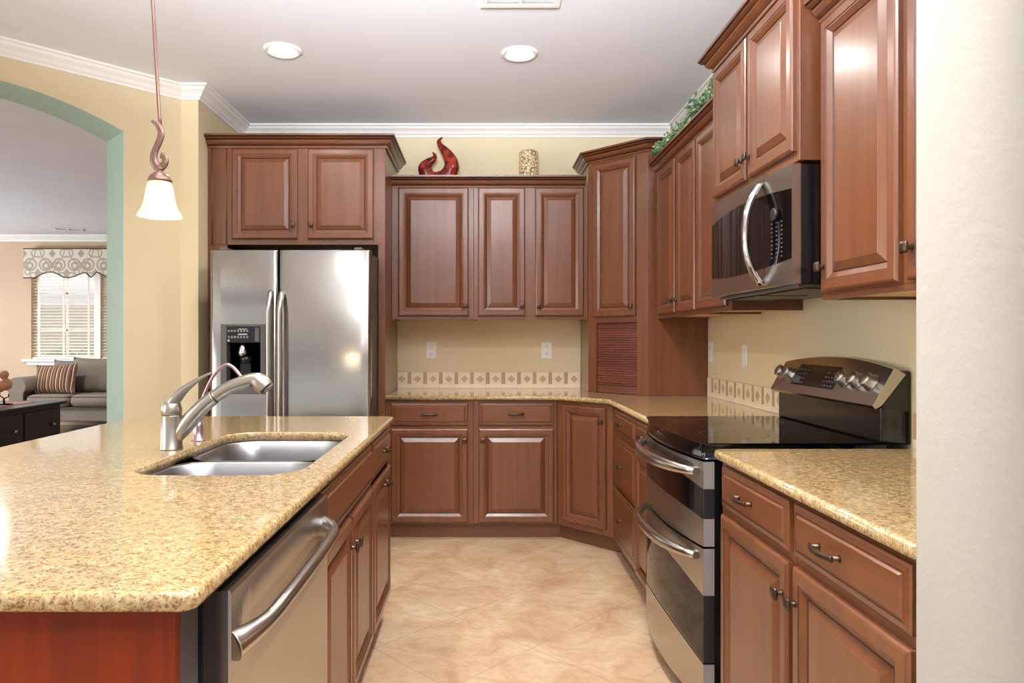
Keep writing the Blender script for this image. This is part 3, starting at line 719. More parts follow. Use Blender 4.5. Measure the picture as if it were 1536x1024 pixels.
# ---- wall plates
def plate(name, label, loc, rz, kind):
    t = thing(name, label, 'outlet' if kind == 'outlet' else 'switch', loc, rz, 'white wall plates')
    m = MB(); m.box(-0.037, 0.037, -0.007, -0.0005, -0.060, 0.060); m.build('plate', 'plastic', t, 0.003)
    if kind == 'outlet':
        for zz in (-0.024, 0.024):
            m = MB(); m.loft([[(p, -0.0072, q) for p, q in rrect(-0.017, 0.017, zz-0.015, zz+0.015, 0.008, 4)], [(p, -0.0095, q) for p, q in rrect(-0.0165, 0.0165, zz-0.0145, zz+0.0145, 0.008, 4)]], 0, cap1=True)
            for sx in (-0.007, 0.007): m.box(sx-0.0013, sx+0.0013, -0.0099, -0.0095, zz-0.002, zz+0.007, 1)
            m.lathe([(0.0025, -0.0099), (0.0025, -0.0095)], (0, 0, zz-0.008), 8, 1, axis='y')
            m.build('socket', ['plastic', 'dot'], t)
    else:
        m = MB(); m.box(-0.017, 0.017, -0.010, -0.0071, -0.034, 0.034); m.build('rocker', 'plastic', t, 0.002)
plate('wall_outlet', 'white double outlet on the back wall near the refrigerator', (-0.361, YB, 1.187), 0, 'outlet')
plate('wall_outlet', 'white double outlet on the back wall near the corner cabinet', (0.472, YB, 1.187), 0, 'outlet')
plate('wall_outlet', 'white outlet on the right wall against the corner cabinet', (XR, 4.20, 1.190), r90, 'outlet')
plate('wall_switch', 'white rocker switch on the right wall beyond the range', (XR, 3.655, 1.180), r90, 'switch')

# ------------------------------------------------------------------ island
i_ = thing('kitchen_island', 'cherry kitchen island base with end panel and aisle side doors', 'island', (0, 0, 0))
XI = -0.43
m = MB(); m.box(-1.28, XI, 1.772, 3.12, 0.1, 0.64); m.box(-1.28, XI-0.84, 1.772, 3.12, 0.64, ZB-0.002); m.box(XI-0.025, XI, 1.772, 3.12, 0.64, ZB-0.002)
m.box(-1.28, XI, 2.66, 3.12, 0.64, ZB-0.002); m.build('body', 'wood', i_, 0.0015)
m = MB(); m.box(-1.30, -0.442, 0.985, 1.004, 0, ZB-0.002); m.box(-1.30, -1.281, 1.004, 3.12, 0, ZB-0.002); m.build('end_panel', 'woodred', i_, 0.002)
m = MB(); m.box(-0.475, -0.445, 1.0045, 1.072, 0, ZB-0.002); m.build('filler_strip', 'darkgrey', i_)
m = MB(); m.box(XI-0.075, XI-0.055, 1.772, 3.09, 0, 0.0995); m.build('toe_kick', 'wooddark', i_)
fr_ = bpy.data.objects.new('door_frame_side', None)   # local frame: x along +Y, faces +X
COL.objects.link(fr_); fr_.name = 'aisle_front'; fr_.parent = i_; fr_.location = (XI, 1.772, 0); fr_.rotation_euler = (0, 0, R(90)); fr_.empty_display_size = 0.05
def isl_adopt(o):
    o.parent = i_; o.location = (XI, 1.772, 0); o.rotation_euler = (0, 0, R(90))
dr = add_drawer(None, 0.012, 0.822, 0.725, 0.868, name='false_drawer_front'); isl_adopt(dr)
d = add_door(None, 0.012, 0.405, 0.125, 0.700, knob=(0.383, 0.612)); isl_adopt(d)
d = add_door(None, 0.425, 0.822, 0.125, 0.700, knob=(0.448, 0.612)); isl_adopt(d)
dr = add_drawer(None, 0.848, 1.325, 0.725, 0.868, pull=(1.12, 0.80)); isl_adopt(dr)
d = add_door(None, 0.848, 1.325, 0.125, 0.700, pull=(1.14, 0.655)); isl_adopt(d)
bpy.data.objects.remove(fr_)

# dishwasher (local: x along +Y, front faces +X)
t = thing('dishwasher', 'stainless steel dishwasher with curved bar handle under the island counter', 'dishwasher', (-0.437, 1.076, 0), R(90))
DW = 0.674
m = MB(); m.box(0.003, DW-0.003, 0.002, 0.58, 0.09, 0.868); m.build('tub', 'black', t)
m = MB(); m.box(0, DW, -0.037, 0.0015, 0.115, 0.872); m.build('door_edge', 'doorsteel', t)
# steel front with a scooped pocket behind the handle
m = MB()
prof = [(0.120, -0.0372), (0.120, -0.040), (0.126, -0.0425), (0.70, -0.0425), (0.735, -0.0405), (0.775, -0.0385), (0.800, -0.0385), (0.835, -0.0405), (0.868, -0.0425), (0.873, -0.040), (0.873, -0.0372)]
def dwf(x):
    k = min(1, max(0, min(x-0.05, DW-0.05-x)/0.05))
    return [(x, (-0.0425+(y+0.0425)*k if 0.70 < z < 0.868 else y), z) for z, y in prof]
xs = [0.001, 0.004, 0.05, 0.06, 0.075, 0.09, 0.10]+[0.10+(DW-0.2)*k/6 for k in range(1, 7)]+[DW-0.09, DW-0.075, DW-0.06, DW-0.05, DW-0.004, DW-0.001]
m.loft([dwf(x) for x in xs], 0, False, True, True, closed=True); m.build('front_panel', 'steel', t)
m = MB(); pts = [(0.010, -0.040, 0.782), (0.035, -0.056, 0.787), (0.09, -0.074, 0.792), (0.17, -0.082, 0.798), (0.30, -0.085, 0.800), (0.42, -0.085, 0.800), (0.53, -0.082, 0.800), (0.585, -0.076, 0.800), (0.62, -0.062, 0.800), (0.64, -0.040, 0.800)]
sp_ = smooth_path(pts, 5); n_ = len(sp_)
m.tube(sp_, [0.0140+0.012*(1-min(1, min(k, n_-1-k)/11))**1.3 for k in range(n_)], 16); m.build('handle', 'steel', t)
m = MB(); m.box(0.01, DW-0.01, 0.05, 0.06, 0, 0.0895); m.build('kick_plate', 'black', t)

# sink
t = thing('kitchen_sink', 'double bowl stainless undermount sink set into the island', 'sink', (0, 0, 0))
def bowl(y0, y1, name):
    m = MB(); x0, x1 = SX0+0.004, SX1-0.004
    L_ = []
    for ins, z, r in ((-0.014, 0.8825, 0.115), (-0.003, 0.8825, 0.105), (0.004, 0.878, 0.10), (0.012, 0.80, 0.095), (0.022, 0.70, 0.085), (0.05, 0.676, 0.07), (0.09, 0.672, 0.05)):
        L_.append([(x, y, z) for x, y in rrect(x0+ins, x1-ins, y0+ins, y1-ins, r, 8)])
    m.loft(L_, 0, True, False, True); o = m.build(name, 'sinksteel', t)
    m = MB(); cx, cy = (x0+x1)/2, (y0+y1)/2
    m.lathe([(0.055, 0.6735), (0.05, 0.6755), (0.04, 0.674), (0.035, 0.6728), (0.002, 0.6728)], (cx, cy, 0), 24); m.build('drain', 'chrome', o)
SYM = 2.165
bowl(SY0+0.004, SYM-0.014, 'near_bowl'); bowl(SYM+0.014, SY1-0.004, 'far_bowl')

# faucet
t = thing('kitchen_faucet', 'brushed nickel single lever pull-out faucet beside the island sink', 'faucet', (-1.0, 2.205, ZT+0.0005))
m = MB(); m.lathe([(0.0345, 0), (0.0345, 0.003), (0.0328, 0.005), (0.0315, 0.107), (0.0318, 0.109)], n=32); m.build('body', 'nickel', t)
m = MB(); m.lathe([(0.0295, 0.1093), (0.0300, 0.1115), (0.0320, 0.113), (0.0310, 0.130), (0.0265, 0.148), (0.0240, 0.151), (0.004, 0.152)], n=32); m.build('collar', 'nickel', t)
m = MB(); pts = [(0.000, 0, 0.142, 0.026), (0.016, 0, 0.165, 0.024), (0.040, 0, 0.191, 0.018), (0.075, 0, 0.217, 0.011), (0.105, 0, 0.235, 0.007), (0.128, 0, 0.2455, 0.004)]
sp_ = smooth_path(pts, 6); m.tube([p[:3] for p in sp_], [(p[3]*0.75, p[3]) for p in sp_], 14, up=(0, 0, 1)); m.build('lever', 'nickel', t)
m = MB(); pts = [(0.006, 0, 0.024, 0.016), (0.030, 0, 0.055, 0.024), (0.062, 0, 0.096, 0.0265), (0.105, 0, 0.142, 0.0245), (0.138, 0, 0.168, 0.0228)]
sp_ = smooth_path(pts, 6); m.tube([p[:3] for p in sp_], [p[3] for p in sp_], 20); m.build('spout', 'nickel', t)
m = MB(); pts = [(0.140, 0, 0.1695, 0.0215), (0.18, 0, 0.195, 0.0215), (0.225, 0, 0.213, 0.0215), (0.262, 0, 0.222, 0.0235), (0.285, 0, 0.216, 0.0285), (0.305, 0, 0.196, 0.0275)]
sp_ = smooth_path(pts, 6); m.tube([p[:3] for p in sp_], [p[3] for p in sp_], 20); h_ = m.build('spray_head', 'nickel', t)
m = MB(); m.tube([(0.306, 0, 0.195), (0.310, 0, 0.190)], [0.022, 0.020], 18); m.build('nozzle', 'darkgrey', h_)
# filtered water tap
t = thing('filter_tap', 'slim gooseneck filtered water tap standing behind the main faucet', 'faucet', (-0.990, 2.39, ZT+0.0005))
m = MB(); m.lathe([(0.025, 0), (0.025, 0.003), (0.016, 0.006), (0.0165, 0.045), (0.0135, 0.062), (0.007, 0.067), (0.007, 0.085)], n=20); m.build('base', 'mauve', t)
m = MB(); m.tube(smooth_path([(0, 0, 0.08), (0.004, 0.0, 0.11), (0.022, 0, 0.165), (0.052, 0, 0.225), (0.090, 0, 0.262), (0.118, 0, 0.258), (0.150, 0, 0.222)], 7), 0.0058, 10); m.build('gooseneck', 'mauve', t)
m = MB(); m.tube([(-0.008, -0.004, 0.045), (-0.022, -0.012, 0.062)], [0.005, 0.004], 8); m.build('lever', 'mauve', t)

# ------------------------------------------------------------------ refrigerator
t = thing('refrigerator', 'stainless side by side refrigerator with water dispenser', 'refrigerator', (0, 0, 0))
FX0, FX1, FXM, FY, FZ = -1.594, -0.650, -1.191, 4.0, 1.790
m = MB(); m.box(FX0+0.004, FX1-0.004, FY+0.085, 4.80, 0.02, FZ-0.015); m.build('case', 'fridgeside', t, 0.004)
m = MB(); m.box(FX0+0.01, FX1-0.01, FY+0.05, FY+0.085, 0.05, FZ-0.02); m.build('gasket', 'black', t)
for xx in (FX0+0.05, FX1-0.10):
    m = MB(); m.box(xx, xx+0.05, FY+0.02, FY+0.13, FZ, FZ+0.018); m.build('hinge_cover', 'darkgrey', t, 0.006)
def fdoor(x0, x1, z0=0.09, z1=FZ):
    r = 0.022; pts = []
    xc = (x0+x1)/2
    def fy(x): return FY+0.004*((x-xc)/((x1-x0)/2))**2
    pts.append((x0, FY+0.06))
    for k in range(7): a = R(90*k/6); pts.append((x0+r-r*math.cos(a), fy(x0+r)+r-r*math.sin(a)))
    for k in range(1, 12): x = x0+r+(x1-x0-2*r)*k/12; pts.append((x, fy(x)))
    for k in range(7): a = R(90*k/6); pts.append((x1-r+r*math.sin(a), fy(x1-r)+r-r*math.cos(a)))
    pts.append((x1, FY+0.06)); return pts
def fbuild(m, pts, z0, z1): 
    ids = m.loft([[(x, y, z0) for x, y in pts], [(x, y, z0+0.004) for x, y in pts], [(x, y, z1-0.004) for x, y in pts], [(x, y+0.002, z1) for x, y in pts]], 0, False, True, True)
    n = len(pts)
    for k in range(len(m.f)):
        if len(m.f[k]) == 4: m.sm[k] = True
DZ0, DZ1, DX0, DX1 = 0.948, 1.356, (331-722)/1024*4.0, (400-722)/1024*4.0
m = MB(); fbuild(m, fdoor(FXM+0.004, FX1), 0.09, FZ); fdR = m.build('door', 'steelv', t)
# left door with the dispenser opening: four slabs around it share one mesh
m = MB(); P_ = fdoor(FX0, FXM-0.004)
def clip(pts, xa, xb):
    def yat(x):
        fr = [p for p in pts[1:-1]]
        for (x0, y0), (x1, y1) in zip(fr, fr[1:]):
            if x0 <= x <= x1 and x1 > x0: return y0+(y1-y0)*(x-x0)/(x1-x0)
        return FY
    mid = [p for p in pts[1:-1] if xa < p[0] < xb]
    return mid, yat
mid, yat = clip(P_, FX0-1, DX0); Lp = [P_[0]]+mid+[(DX0, yat(DX0)), (DX0, FY+0.06)]
mid2, _ = clip(P_, DX1, FXM+1); Rp = [(DX1, FY+0.06), (DX1, yat(DX1))]+mid2+[P_[-1]]
for pp in (Lp, Rp):
    n0 = len(m.f); fbuild(m, pp, 0.09, FZ)
mid3, _ = clip(P_, DX0, DX1); Mp = [(DX0, FY+0.06), (DX0, yat(DX0))]+mid3+[(DX1, yat(DX1)), (DX1, FY+0.06)]
fbuild(m, Mp, 0.09, DZ0); fbuild(m, Mp, DZ1, FZ)
fdL = m.build('door', 'steelv', t)
e_ = fdL.modifiers.new('es', 'EDGE_SPLIT'); e_.split_angle = R(45); e_ = fdR.modifiers.new('es', 'EDGE_SPLIT'); e_.split_angle = R(45)
for hx, dd in ((-1.232, fdL), (-1.166, fdR)):
    m = MB(); pts = [(hx+(0.0), FY+0.004, 1.545), (hx, FY-0.022, 1.52), (hx, FY-0.044, 1.47), (hx, FY-0.052, 1.40), (hx, FY-0.052, 1.1), (hx, FY-0.052, 0.62), (hx, FY-0.044, 0.54), (hx, FY-0.02, 0.49), (hx, FY+0.004, 0.465)]
    m.tube(smooth_path(pts, 5), 0.0165, 14, up=(1, 0, 0)); m.build('handle', 'steel', dd)
# dispenser
m = MB(); y0 = FY-0.004
b = 0.036
for q in ((DX0, DX0+b, DZ0, DZ1), (DX1-b, DX1, DZ0, DZ1), (DX0+b, DX1-b, DZ1-0.014, DZ1), (DX0+b, DX1-b, DZ0, DZ0+0.045)): m.box(q[0], q[1], y0, FY+0.06, q[2], q[3])
m.box(DX0+b, DX1-b, FY+0.05, FY+0.06, DZ0+0.045, DZ1-0.014, 1)
dsp = m.build('dispenser', ['darkgrey', 'blackgloss'], fdL, 0.003)
ym = y0
m = MB(); m.box(DX0+b, DX1-b, y0+0.001, FY+0.03, 1.248, DZ1-0.014, 0)
cx = (DX0+DX1)/2
m.box(DX1-b-0.032, DX1-b-0.008, y0-0.0005, y0+0.001, 1.255, DZ1-0.02, 2)
m.box(cx-0.032, cx+0.022, y0-0.0005, y0+0.001, 1.293, 1.300, 1); m.box(cx-0.030, cx+0.020, y0-0.0005, y0+0.001, 1.325, 1.329, 1)
for zz in (1.275, 1.283, 1.312, 1.318):
    for k in range(7): m.box(DX0+b+0.008+k*0.018, DX0+b+0.018+k*0.018, y0-0.0005, y0+0.001, zz, zz+0.003, 1)
m.lathe([(0.006, -0.001), (0.006, 0.001)], (DX0+b+0.012, y0, 1.260), 12, 1, axis='y')
m.build('control_panel', ['blackgloss', 'print', 'darkgrey'], fdL)
m = MB(); m.lathe([(0.020, 0.06), (0.024, 0.02), (0.03, 0.0), (0.028, -0.02)], (cx-0.015, FY+0.03, 1.19), 18); m.build('spout', 'chrome', fdL)
m = MB(); m.lathe([(0.034, 0), (0.037, -0.01), (0.036, -0.035), (0.030, -0.04)], (cx+0.006, FY+0.028, 1.165), 20); m.build('nozzle', 'blackgloss', fdL)
m = MB(); m.box(cx-0.035, cx+0.03, FY+0.036, FY+0.046, 1.0, 1.13); m.build('paddle', 'blackgloss', fdL, 0.004)

# ------------------------------------------------------------------ range (local: x toward the camera, y toward the wall)
RW = 0.776; RX = 0.735
t = thing('range_oven', 'black and stainless double oven range with glass cooktop against right wall', 'oven', (RX, 3.018, 0), r90)
BOW = 0.046
def bowy(x): return -BOW*(1-(2*x/RW-1)**2)
def bow_panel(m, x0, x1, zlo, zhi, f0, f1, mi=0, n=28):
    """curved slab: front at bow - f0, back at bow - f1"""
    F = lambda z, x: z(x) if callable(z) else z
    loops = []
    for k in range(n+1):
        x = x0+(x1-x0)*k/n; y = bowy(x)
        loops.append([(x, y-f0, F(zlo, x)), (x, y-f0, F(zhi, x)), (x, y-f1, F(zhi, x)), (x, y-f1, F(zlo, x))])
    ids = m.loft(loops, mi, False, True, True)
def arc(z_end, z_mid): return lambda x: z_end+(z_mid-z_end)*(1-(2*x/RW-1)**2)
m = MB(); m.box(0.001, RW-0.001, 0.028, XR-RX-0.004, 0.03, 0.872); m.build('body', 'blackgloss', t)
m = MB()
poly = [(x, bowy(x)) for x in [RW*k/32 for k in range(33)]]
poly = [(RW, 0.595)]+[(0, 0.595)]+poly
poly = list(reversed(poly))
ids = slab(m, lambda i: inset_poly(poly, i), 0.874, 0.928, 0.006); m.face(ids[-1]); m.face(list(reversed(ids[0])))
m.build('cooktop', 'blackglass', t)
m = MB()
for cx, cy, r in ((0.2, 0.16, 0.10), (0.57, 0.17, 0.115), (0.2, 0.43, 0.075), (0.57, 0.43, 0.075)):
    m.loft([[(cx+(r+d)*math.cos(2*PI*k/48), cy+(r+d)*math.sin(2*PI*k/48), 0.9283) for k in range(48)] for d in (0, 0.0015)], 0)
m.build('burner_marks', 'black', t)
def steel_slab(name, zlo, zhi, f0=0.006, f1=-0.03, mat='steel'):
    m = MB(); bow_panel(m, 0, RW, zlo, zhi, f0, f1); return m.build(name, mat, t)
d1 = steel_slab('upper_oven_door', 0.588, 0.866)
m = MB(); bow_panel(m, 0.0005, RW-0.0005, arc(0.679, 0.705), arc(0.776, 0.815), 0.0068, -0.0305); m.build('glass', 'blackglass', d1)
m = MB()
for k in range(5):
    x0 = 0.08+k*0.126; bow_panel(m, x0, x0+0.105, 0.846, 0.852, 0.0063, 0.0, n=6)
m.build('vent_slots', 'black', d1)
def end_cap(parent, z0, z1, mat='endcap'):
    m = MB(); m.box(RW, RW+0.0012, -0.005, 0.030, z0, z1); m.build('end_cap', mat, parent)
end_cap(d1, 0.777, 0.866); end_cap(d1, 0.588, 0.678); end_cap(d1, 0.6785, 0.7765, 'black')
d2 = steel_slab('lower_oven_door', arc(0.206, 0.262), 0.580)
m = MB(); bow_panel(m, 0.0005, RW-0.0005, arc(0.208, 0.266), arc(0.426, 0.492), 0.0068, -0.0305); m.build('glass', 'blackglass', d2)
end_cap(d2, 0.427, 0.580); end_cap(d2, 0.207, 0.4265, 'black')
d3 = steel_slab('drawer', 0.07, arc(0.200, 0.256)); end_cap(d3, 0.07, 0.200)
def rhandle(dd, z, dz=0.0):
    m = MB(); pts = []
    for k in range(25):
        x = 0.045+(RW-0.09)*k/24; s_ = abs(2*k/24-1); yb = bowy(x)
        pts.append((x, yb-0.008-0.050*(1-s_**3.2), z-dz*s_))
    m.tube(pts, [(0.022-0.009*abs(2*k/24-1)**3, 0.014) for k in range(25)], 14, up=(0, 0, 1)); m.build('handle', 'steel', dd)
rhandle(d1, 0.826); rhandle(d2, 0.545)
# backguard
yb0, yb1 = 0.578, XR-RX-0.004
m = MB(); m.loft([[(0.0, yb0, 0.928), (0.0, yb0, 1.045), (0.0, 0.625, 1.165), (0.0, yb1, 1.165), (0.0, yb1, 0.92)], [(RW, yb0, 0.928), (RW, yb0, 1.045), (RW, 0.625, 1.165), (RW, yb1, 1.165), (RW, yb1, 0.92)]], 0, False, True, True)
bgd = m.build('backguard', 'blackgloss', t, 0.006)
# tilted steel control panel with arched top
ta = Vector((0, 0.50, 0.866)).normalized(); tn = Vector((0, -0.866, 0.50)).normalized()
base_ = Vector((0, 0.556, 1.040))
def cp(x, s, o_): v = base_+ta*s+tn*o_; return (x, v.y, v.z)
m = MB(); loops = []
for k in range(33):
    x = -0.006+(RW+0.012)*k/32; s_ = 0.148+0.034*(1-(2*k/32-1)**2)
    loops.append([cp(x, 0, 0), cp(x, 0.004, 0.014), cp(x, s_-0.006, 0.014), cp(x, s_, 0.006), cp(x, s_, -0.03), cp(x, 0.02, -0.012)])
m.loft(loops, 0, False, True, True); pan = m.build('control_panel', 'steel', bgd)
m = MB(); f0 = [cp(x, s_, 0.0152) for x, s_ in ((0.150, 0.040), (0.49, 0.040), (0.49, 0.112), (0.47, 0.135), (0.150, 0.135))]; b0 = [cp(x, s_, 0.013) for x, s_ in ((0.150, 0.040), (0.49, 0.040), (0.49, 0.112), (0.47, 0.135), (0.150, 0.135))]
m.loft([b0, f0], 0, cap1=True)
for (xa, xb, sa, sb) in ((0.27, 0.37, 0.105, 0.125),):
    m.face(m.verts([cp(xa, sa, 0.0155), cp(xb, sa, 0.0155), cp(xb, sb, 0.0155), cp(xa, sb, 0.0155)]), 1)
for r_ in range(4):
    for k in range(4): m.face(m.verts([cp(0.165+k*0.022, 0.05+r_*0.02, 0.0155), cp(0.178+k*0.022, 0.05+r_*0.02, 0.0155), cp(0.178+k*0.022, 0.054+r_*0.02, 0.0155), cp(0.165+k*0.022, 0.054+r_*0.02, 0.0155)]), 2)
    for k in range(4): m.face(m.verts([cp(0.395+k*0.022, 0.05+r_*0.018, 0.0155), cp(0.407+k*0.022, 0.05+r_*0.018, 0.0155), cp(0.407+k*0.022, 0.054+r_*0.018, 0.0155), cp(0.395+k*0.022, 0.054+r_*0.018, 0.0155)]), 2)
m.build('display', ['blackgloss', 'display', 'dimprint'], bgd)
for kx in (0.040, 0.112, 0.545, 0.625, 0.710):
    m = MB(); c_ = Vector(cp(kx, 0.085, 0.0145)); loops = []
    for r_, h_ in ((0.032, 0.0), (0.031, 0.004), (0.026, 0.006), (0.0255, 0.03), (0.022, 0.034), (0.004, 0.035)):
        loops.append([c_+tn*h_+Vector((1, 0, 0))*(r_*math.cos(2*PI*k/24))+ta*(r_*math.sin(2*PI*k/24)) for k in range(24)])
    m.loft(loops, 0, True, True, True)
    m.build('knob', 'nickel', bgd)

# ------------------------------------------------------------------ microwave
t = thing('microwave_oven', 'stainless over the range microwave with arched chrome handle', 'microwave', (1.008, 2.984, 0), r90)
MW = 0.768
m = MB(); m.box(0.001, MW-0.001, 0.030, XR-1.008-0.004, 1.452, 1.840); m.build('case', 'blackgloss', t, 0.002)
BOWS = BOW
def mbow(x): return -0.022*(1-(2*x/MW-1)**2)
def mpanel(m, x0, x1, zlo, zhi, f0, f1, mi=0, n=28):
    F = lambda z, x: z(x) if callable(z) else z
    m.loft([[(x, mbow(x)-f0, F(zlo, x)), (x, mbow(x)-f0, F(zhi, x)), (x, mbow(x)-f1, F(zhi, x)), (x, mbow(x)-f1, F(zlo, x))] for x in [x0+(x1-x0)*k/n for k in range(n+1)]], mi, False, True, True)
def marc(e, mid): return lambda x: e+(mid-e)*(1-(2*x/MW-1)**2)
XS = 0.590
m = MB(); mpanel(m, 0, XS-0.0015, 1.449, 1.840, 0.0, -0.029); dm = m.build('door', 'steel', t)
m = MB(); mpanel(m, 0.0005, XS-0.0016, marc(1.532, 1.512), marc(1.758, 1.778), 0.001, -0.0285); m.build('glass', 'blackglass', dm)
m = MB(); mpanel(m, XS+0.0015, MW, 1.449, 1.840, 0.0, -0.029, n=10); pm = m.build('control_panel', 'steel', t)
m = MB(); mpanel(m, XS+0.0016, MW-0.0005, marc(1.532, 1.512), marc(1.758, 1.778), 0.001, -0.0285, n=10); kp = m.build('keypad', 'blackglass', pm)
m = MB()
for r_ in range(9):
    for k in range(3): mpanel(m, XS+0.050+k*0.032, XS+0.060+k*0.032, 1.545+r_*0.0145, 1.5475+r_*0.0145, 0.0016, 0.0008, n=2)
m.build('key_labels', 'dimprint', kp); kl_ = kp.children[0]; kl_['kind'] = 'stuff'
m = MB(); m.lathe([(0.022, -0.0005), (0.022, -0.012), (0.019, -0.014)], (XS+0.085, mbow(XS+0.085)-0.001, 1.690), 20, axis='y'); m.build('dial', 'black', kp)
m = MB(); pts = []
for k in range(29):
    s_ = 2*k/28-1; z = 1.640+0.178*s_; y = mbow(XS-0.03)-0.004-0.056*(1-abs(s_)**2.4)
    pts.append((XS-0.018, y, z))
m.tube(pts, [(0.018, 0.011)]*29, 14, up=(1, 0, 0)); m.build('handle', 'chrome', dm)
m = MB(); m.box(0.02, MW-0.02, 0.03, XR-1.008-0.02, 1.440, 1.4515); m.box(0.03, 0.36, 0.06, 0.25, 1.434, 1.440, 1); m.box(0.41, 0.74, 0.06, 0.25, 1.434, 1.440, 1); m.build('vent_grille', ['darkgrey', 'black'], t, 0.002)

# ------------------------------------------------------------------ pendant light
px, py = -1.036, 2.2
t = thing('pendant_light', 'hanging pendant lamp with white glass bell shade over the island', 'lamp', (px, py, 1.660))
m = MB(); m.lathe([(0.0735, 0.0), (0.0705, 0.008), (0.0605, 0.024), (0.052, 0.046), (0.047, 0.072), (0.044, 0.092), (0.038, 0.112), (0.028, 0.124), (0.015, 0.128)], n=40, cap0=False, cap1=False)
m.lathe([(0.0715, 0.0), (0.0685, 0.008), (0.0585, 0.024), (0.050, 0.046), (0.045, 0.072), (0.042, 0.092), (0.036, 0.110), (0.026, 0.122), (0.015, 0.126)], n=40, cap0=False, cap1=False)
_sh = m.build('lamp_shade', 'shade', t); _sh.scale = (0.92, 0.92, 0.97); _sh.location = (0, 0, 0.004)
m = MB(); m.lathe([(0.004, -0.028), (0.02, -0.018), (0.028, 0), (0.022, 0.022), (0.012, 0.035)], (0, 0, 0.062), 20); m.build('bulb', 'bulb', t)
m = MB(); m.lathe([(0.036, 0.114), (0.037, 0.120), (0.030, 0.134), (0.018, 0.144), (0.010, 0.148), (0.010, 0.152), (0.0125, 0.154), (0.0125, 0.158), (0.009, 0.161)], n=28, cap1=True); m.build('cap', 'bronze2', t)
m = MB(); pts = [(-0.026, 0, 0.312, 0.005), (-0.006, 0, 0.298, 0.009), (0.004, 0, 0.272, 0.010), (-0.003, 0, 0.244, 0.010), (-0.016, 0, 0.214, 0.010), (-0.020, 0, 0.187, 0.011), (-0.010, 0, 0.166, 0.012), (0.006, 0, 0.164, 0.011), (0.017, 0, 0.178, 0.010), (0.016, 0, 0.196, 0.009), (0.003, 0, 0.201, 0.008)]
sp_ = smooth_path(pts, 6); m.tube([p[:3] for p in sp_], [(p[3]*1.15, p[3]*0.55) for p in sp_], 12, up=(1, 0, 0)); m.build('scroll', 'bronze2', t)
m = MB(); m.tube([(0.001, 0.004, 0.285), (-0.003, 0.004, 0.323), (-0.051, 0.004, 1.140)], 0.0056, 10); m.build('rod', 'bronze2', t)
m = MB(); m.lathe([(0.06, 1.1475), (0.058, 1.138), (0.02, 1.125), (0.008, 1.12)], (-0.051, 0.004, 0), 24); m.build('canopy', 'bronze2', t)
l = bpy.data.lights.new('pendant_bulb', 'POINT'); l.energy = 1.5; l.color = (1, 0.82, 0.6); l.shadow_soft_size = 0.03
o = bpy.data.objects.new('pendant_bulb', l); COL.objects.link(o); o.location = (px, py, 1.62)

# ------------------------------------------------------------------ ornaments on the cabinets
q = 4.76/1024/9.306
def sp2w(cx, cy): return ((540+cx/9.306-722)/1024*4.76, 4.76, 1.27+(508-(190+cy/9.306))/1024*4.76)
pts = [(1012, 356, 6), (1042, 395, 24), (1030, 445, 40), (960, 500, 66), (905, 570, 92), (930, 650, 95), (1010, 700, 78), (1090, 700, 76), (1180, 680, 92), (1262, 610, 108), (1278, 520, 102), (1245, 425, 84), (1180, 330, 60), (1115, 250, 36), (1104, 195, 26), (1156, 143, 5)]
sp_ = smooth_path(pts, 6)
m = MB(); m.tube([sp2w(p[0], p[1]) for p in sp_], [(p[2]*q, p[2]*q*0.75) for p in sp_], 16)
mz = min(v[2] for v in m.v); zt = 2.2985
m.v = [(x, y, z if z > 2.42 else zt+(z-mz)*(2.42-zt)/(2.42-mz)) for x, y, z in m.v]
tag(m.build('flame_sculpture', 'red'), 'glossy dark red flame shaped sculpture on top of the back cabinets', 'sculpture')
vx = (793-722)/1024*4.76
t = thing('candle_holder', 'gold mosaic glass cylinder on top of the back cabinets', 'candle holder', (vx, 4.76, 2.2985))
m = MB(); hv = 1.27+(508-227)/1024*4.76-2.2985
m.lathe([(0.058, 0), (0.066, 0.01), (0.068, hv*0.5), (0.066, hv-0.012), (0.061, hv-0.002), (0.056, hv), (0.056, hv-0.10), (0.002, hv-0.10)], n=36); m.build('glass_cup', 'mosaic', t)
m = MB(); m.lathe([(0.045, hv-0.0995), (0.045, hv-0.04), (0.002, hv-0.04)], n=24); m.build('candle', 'plastic', t)
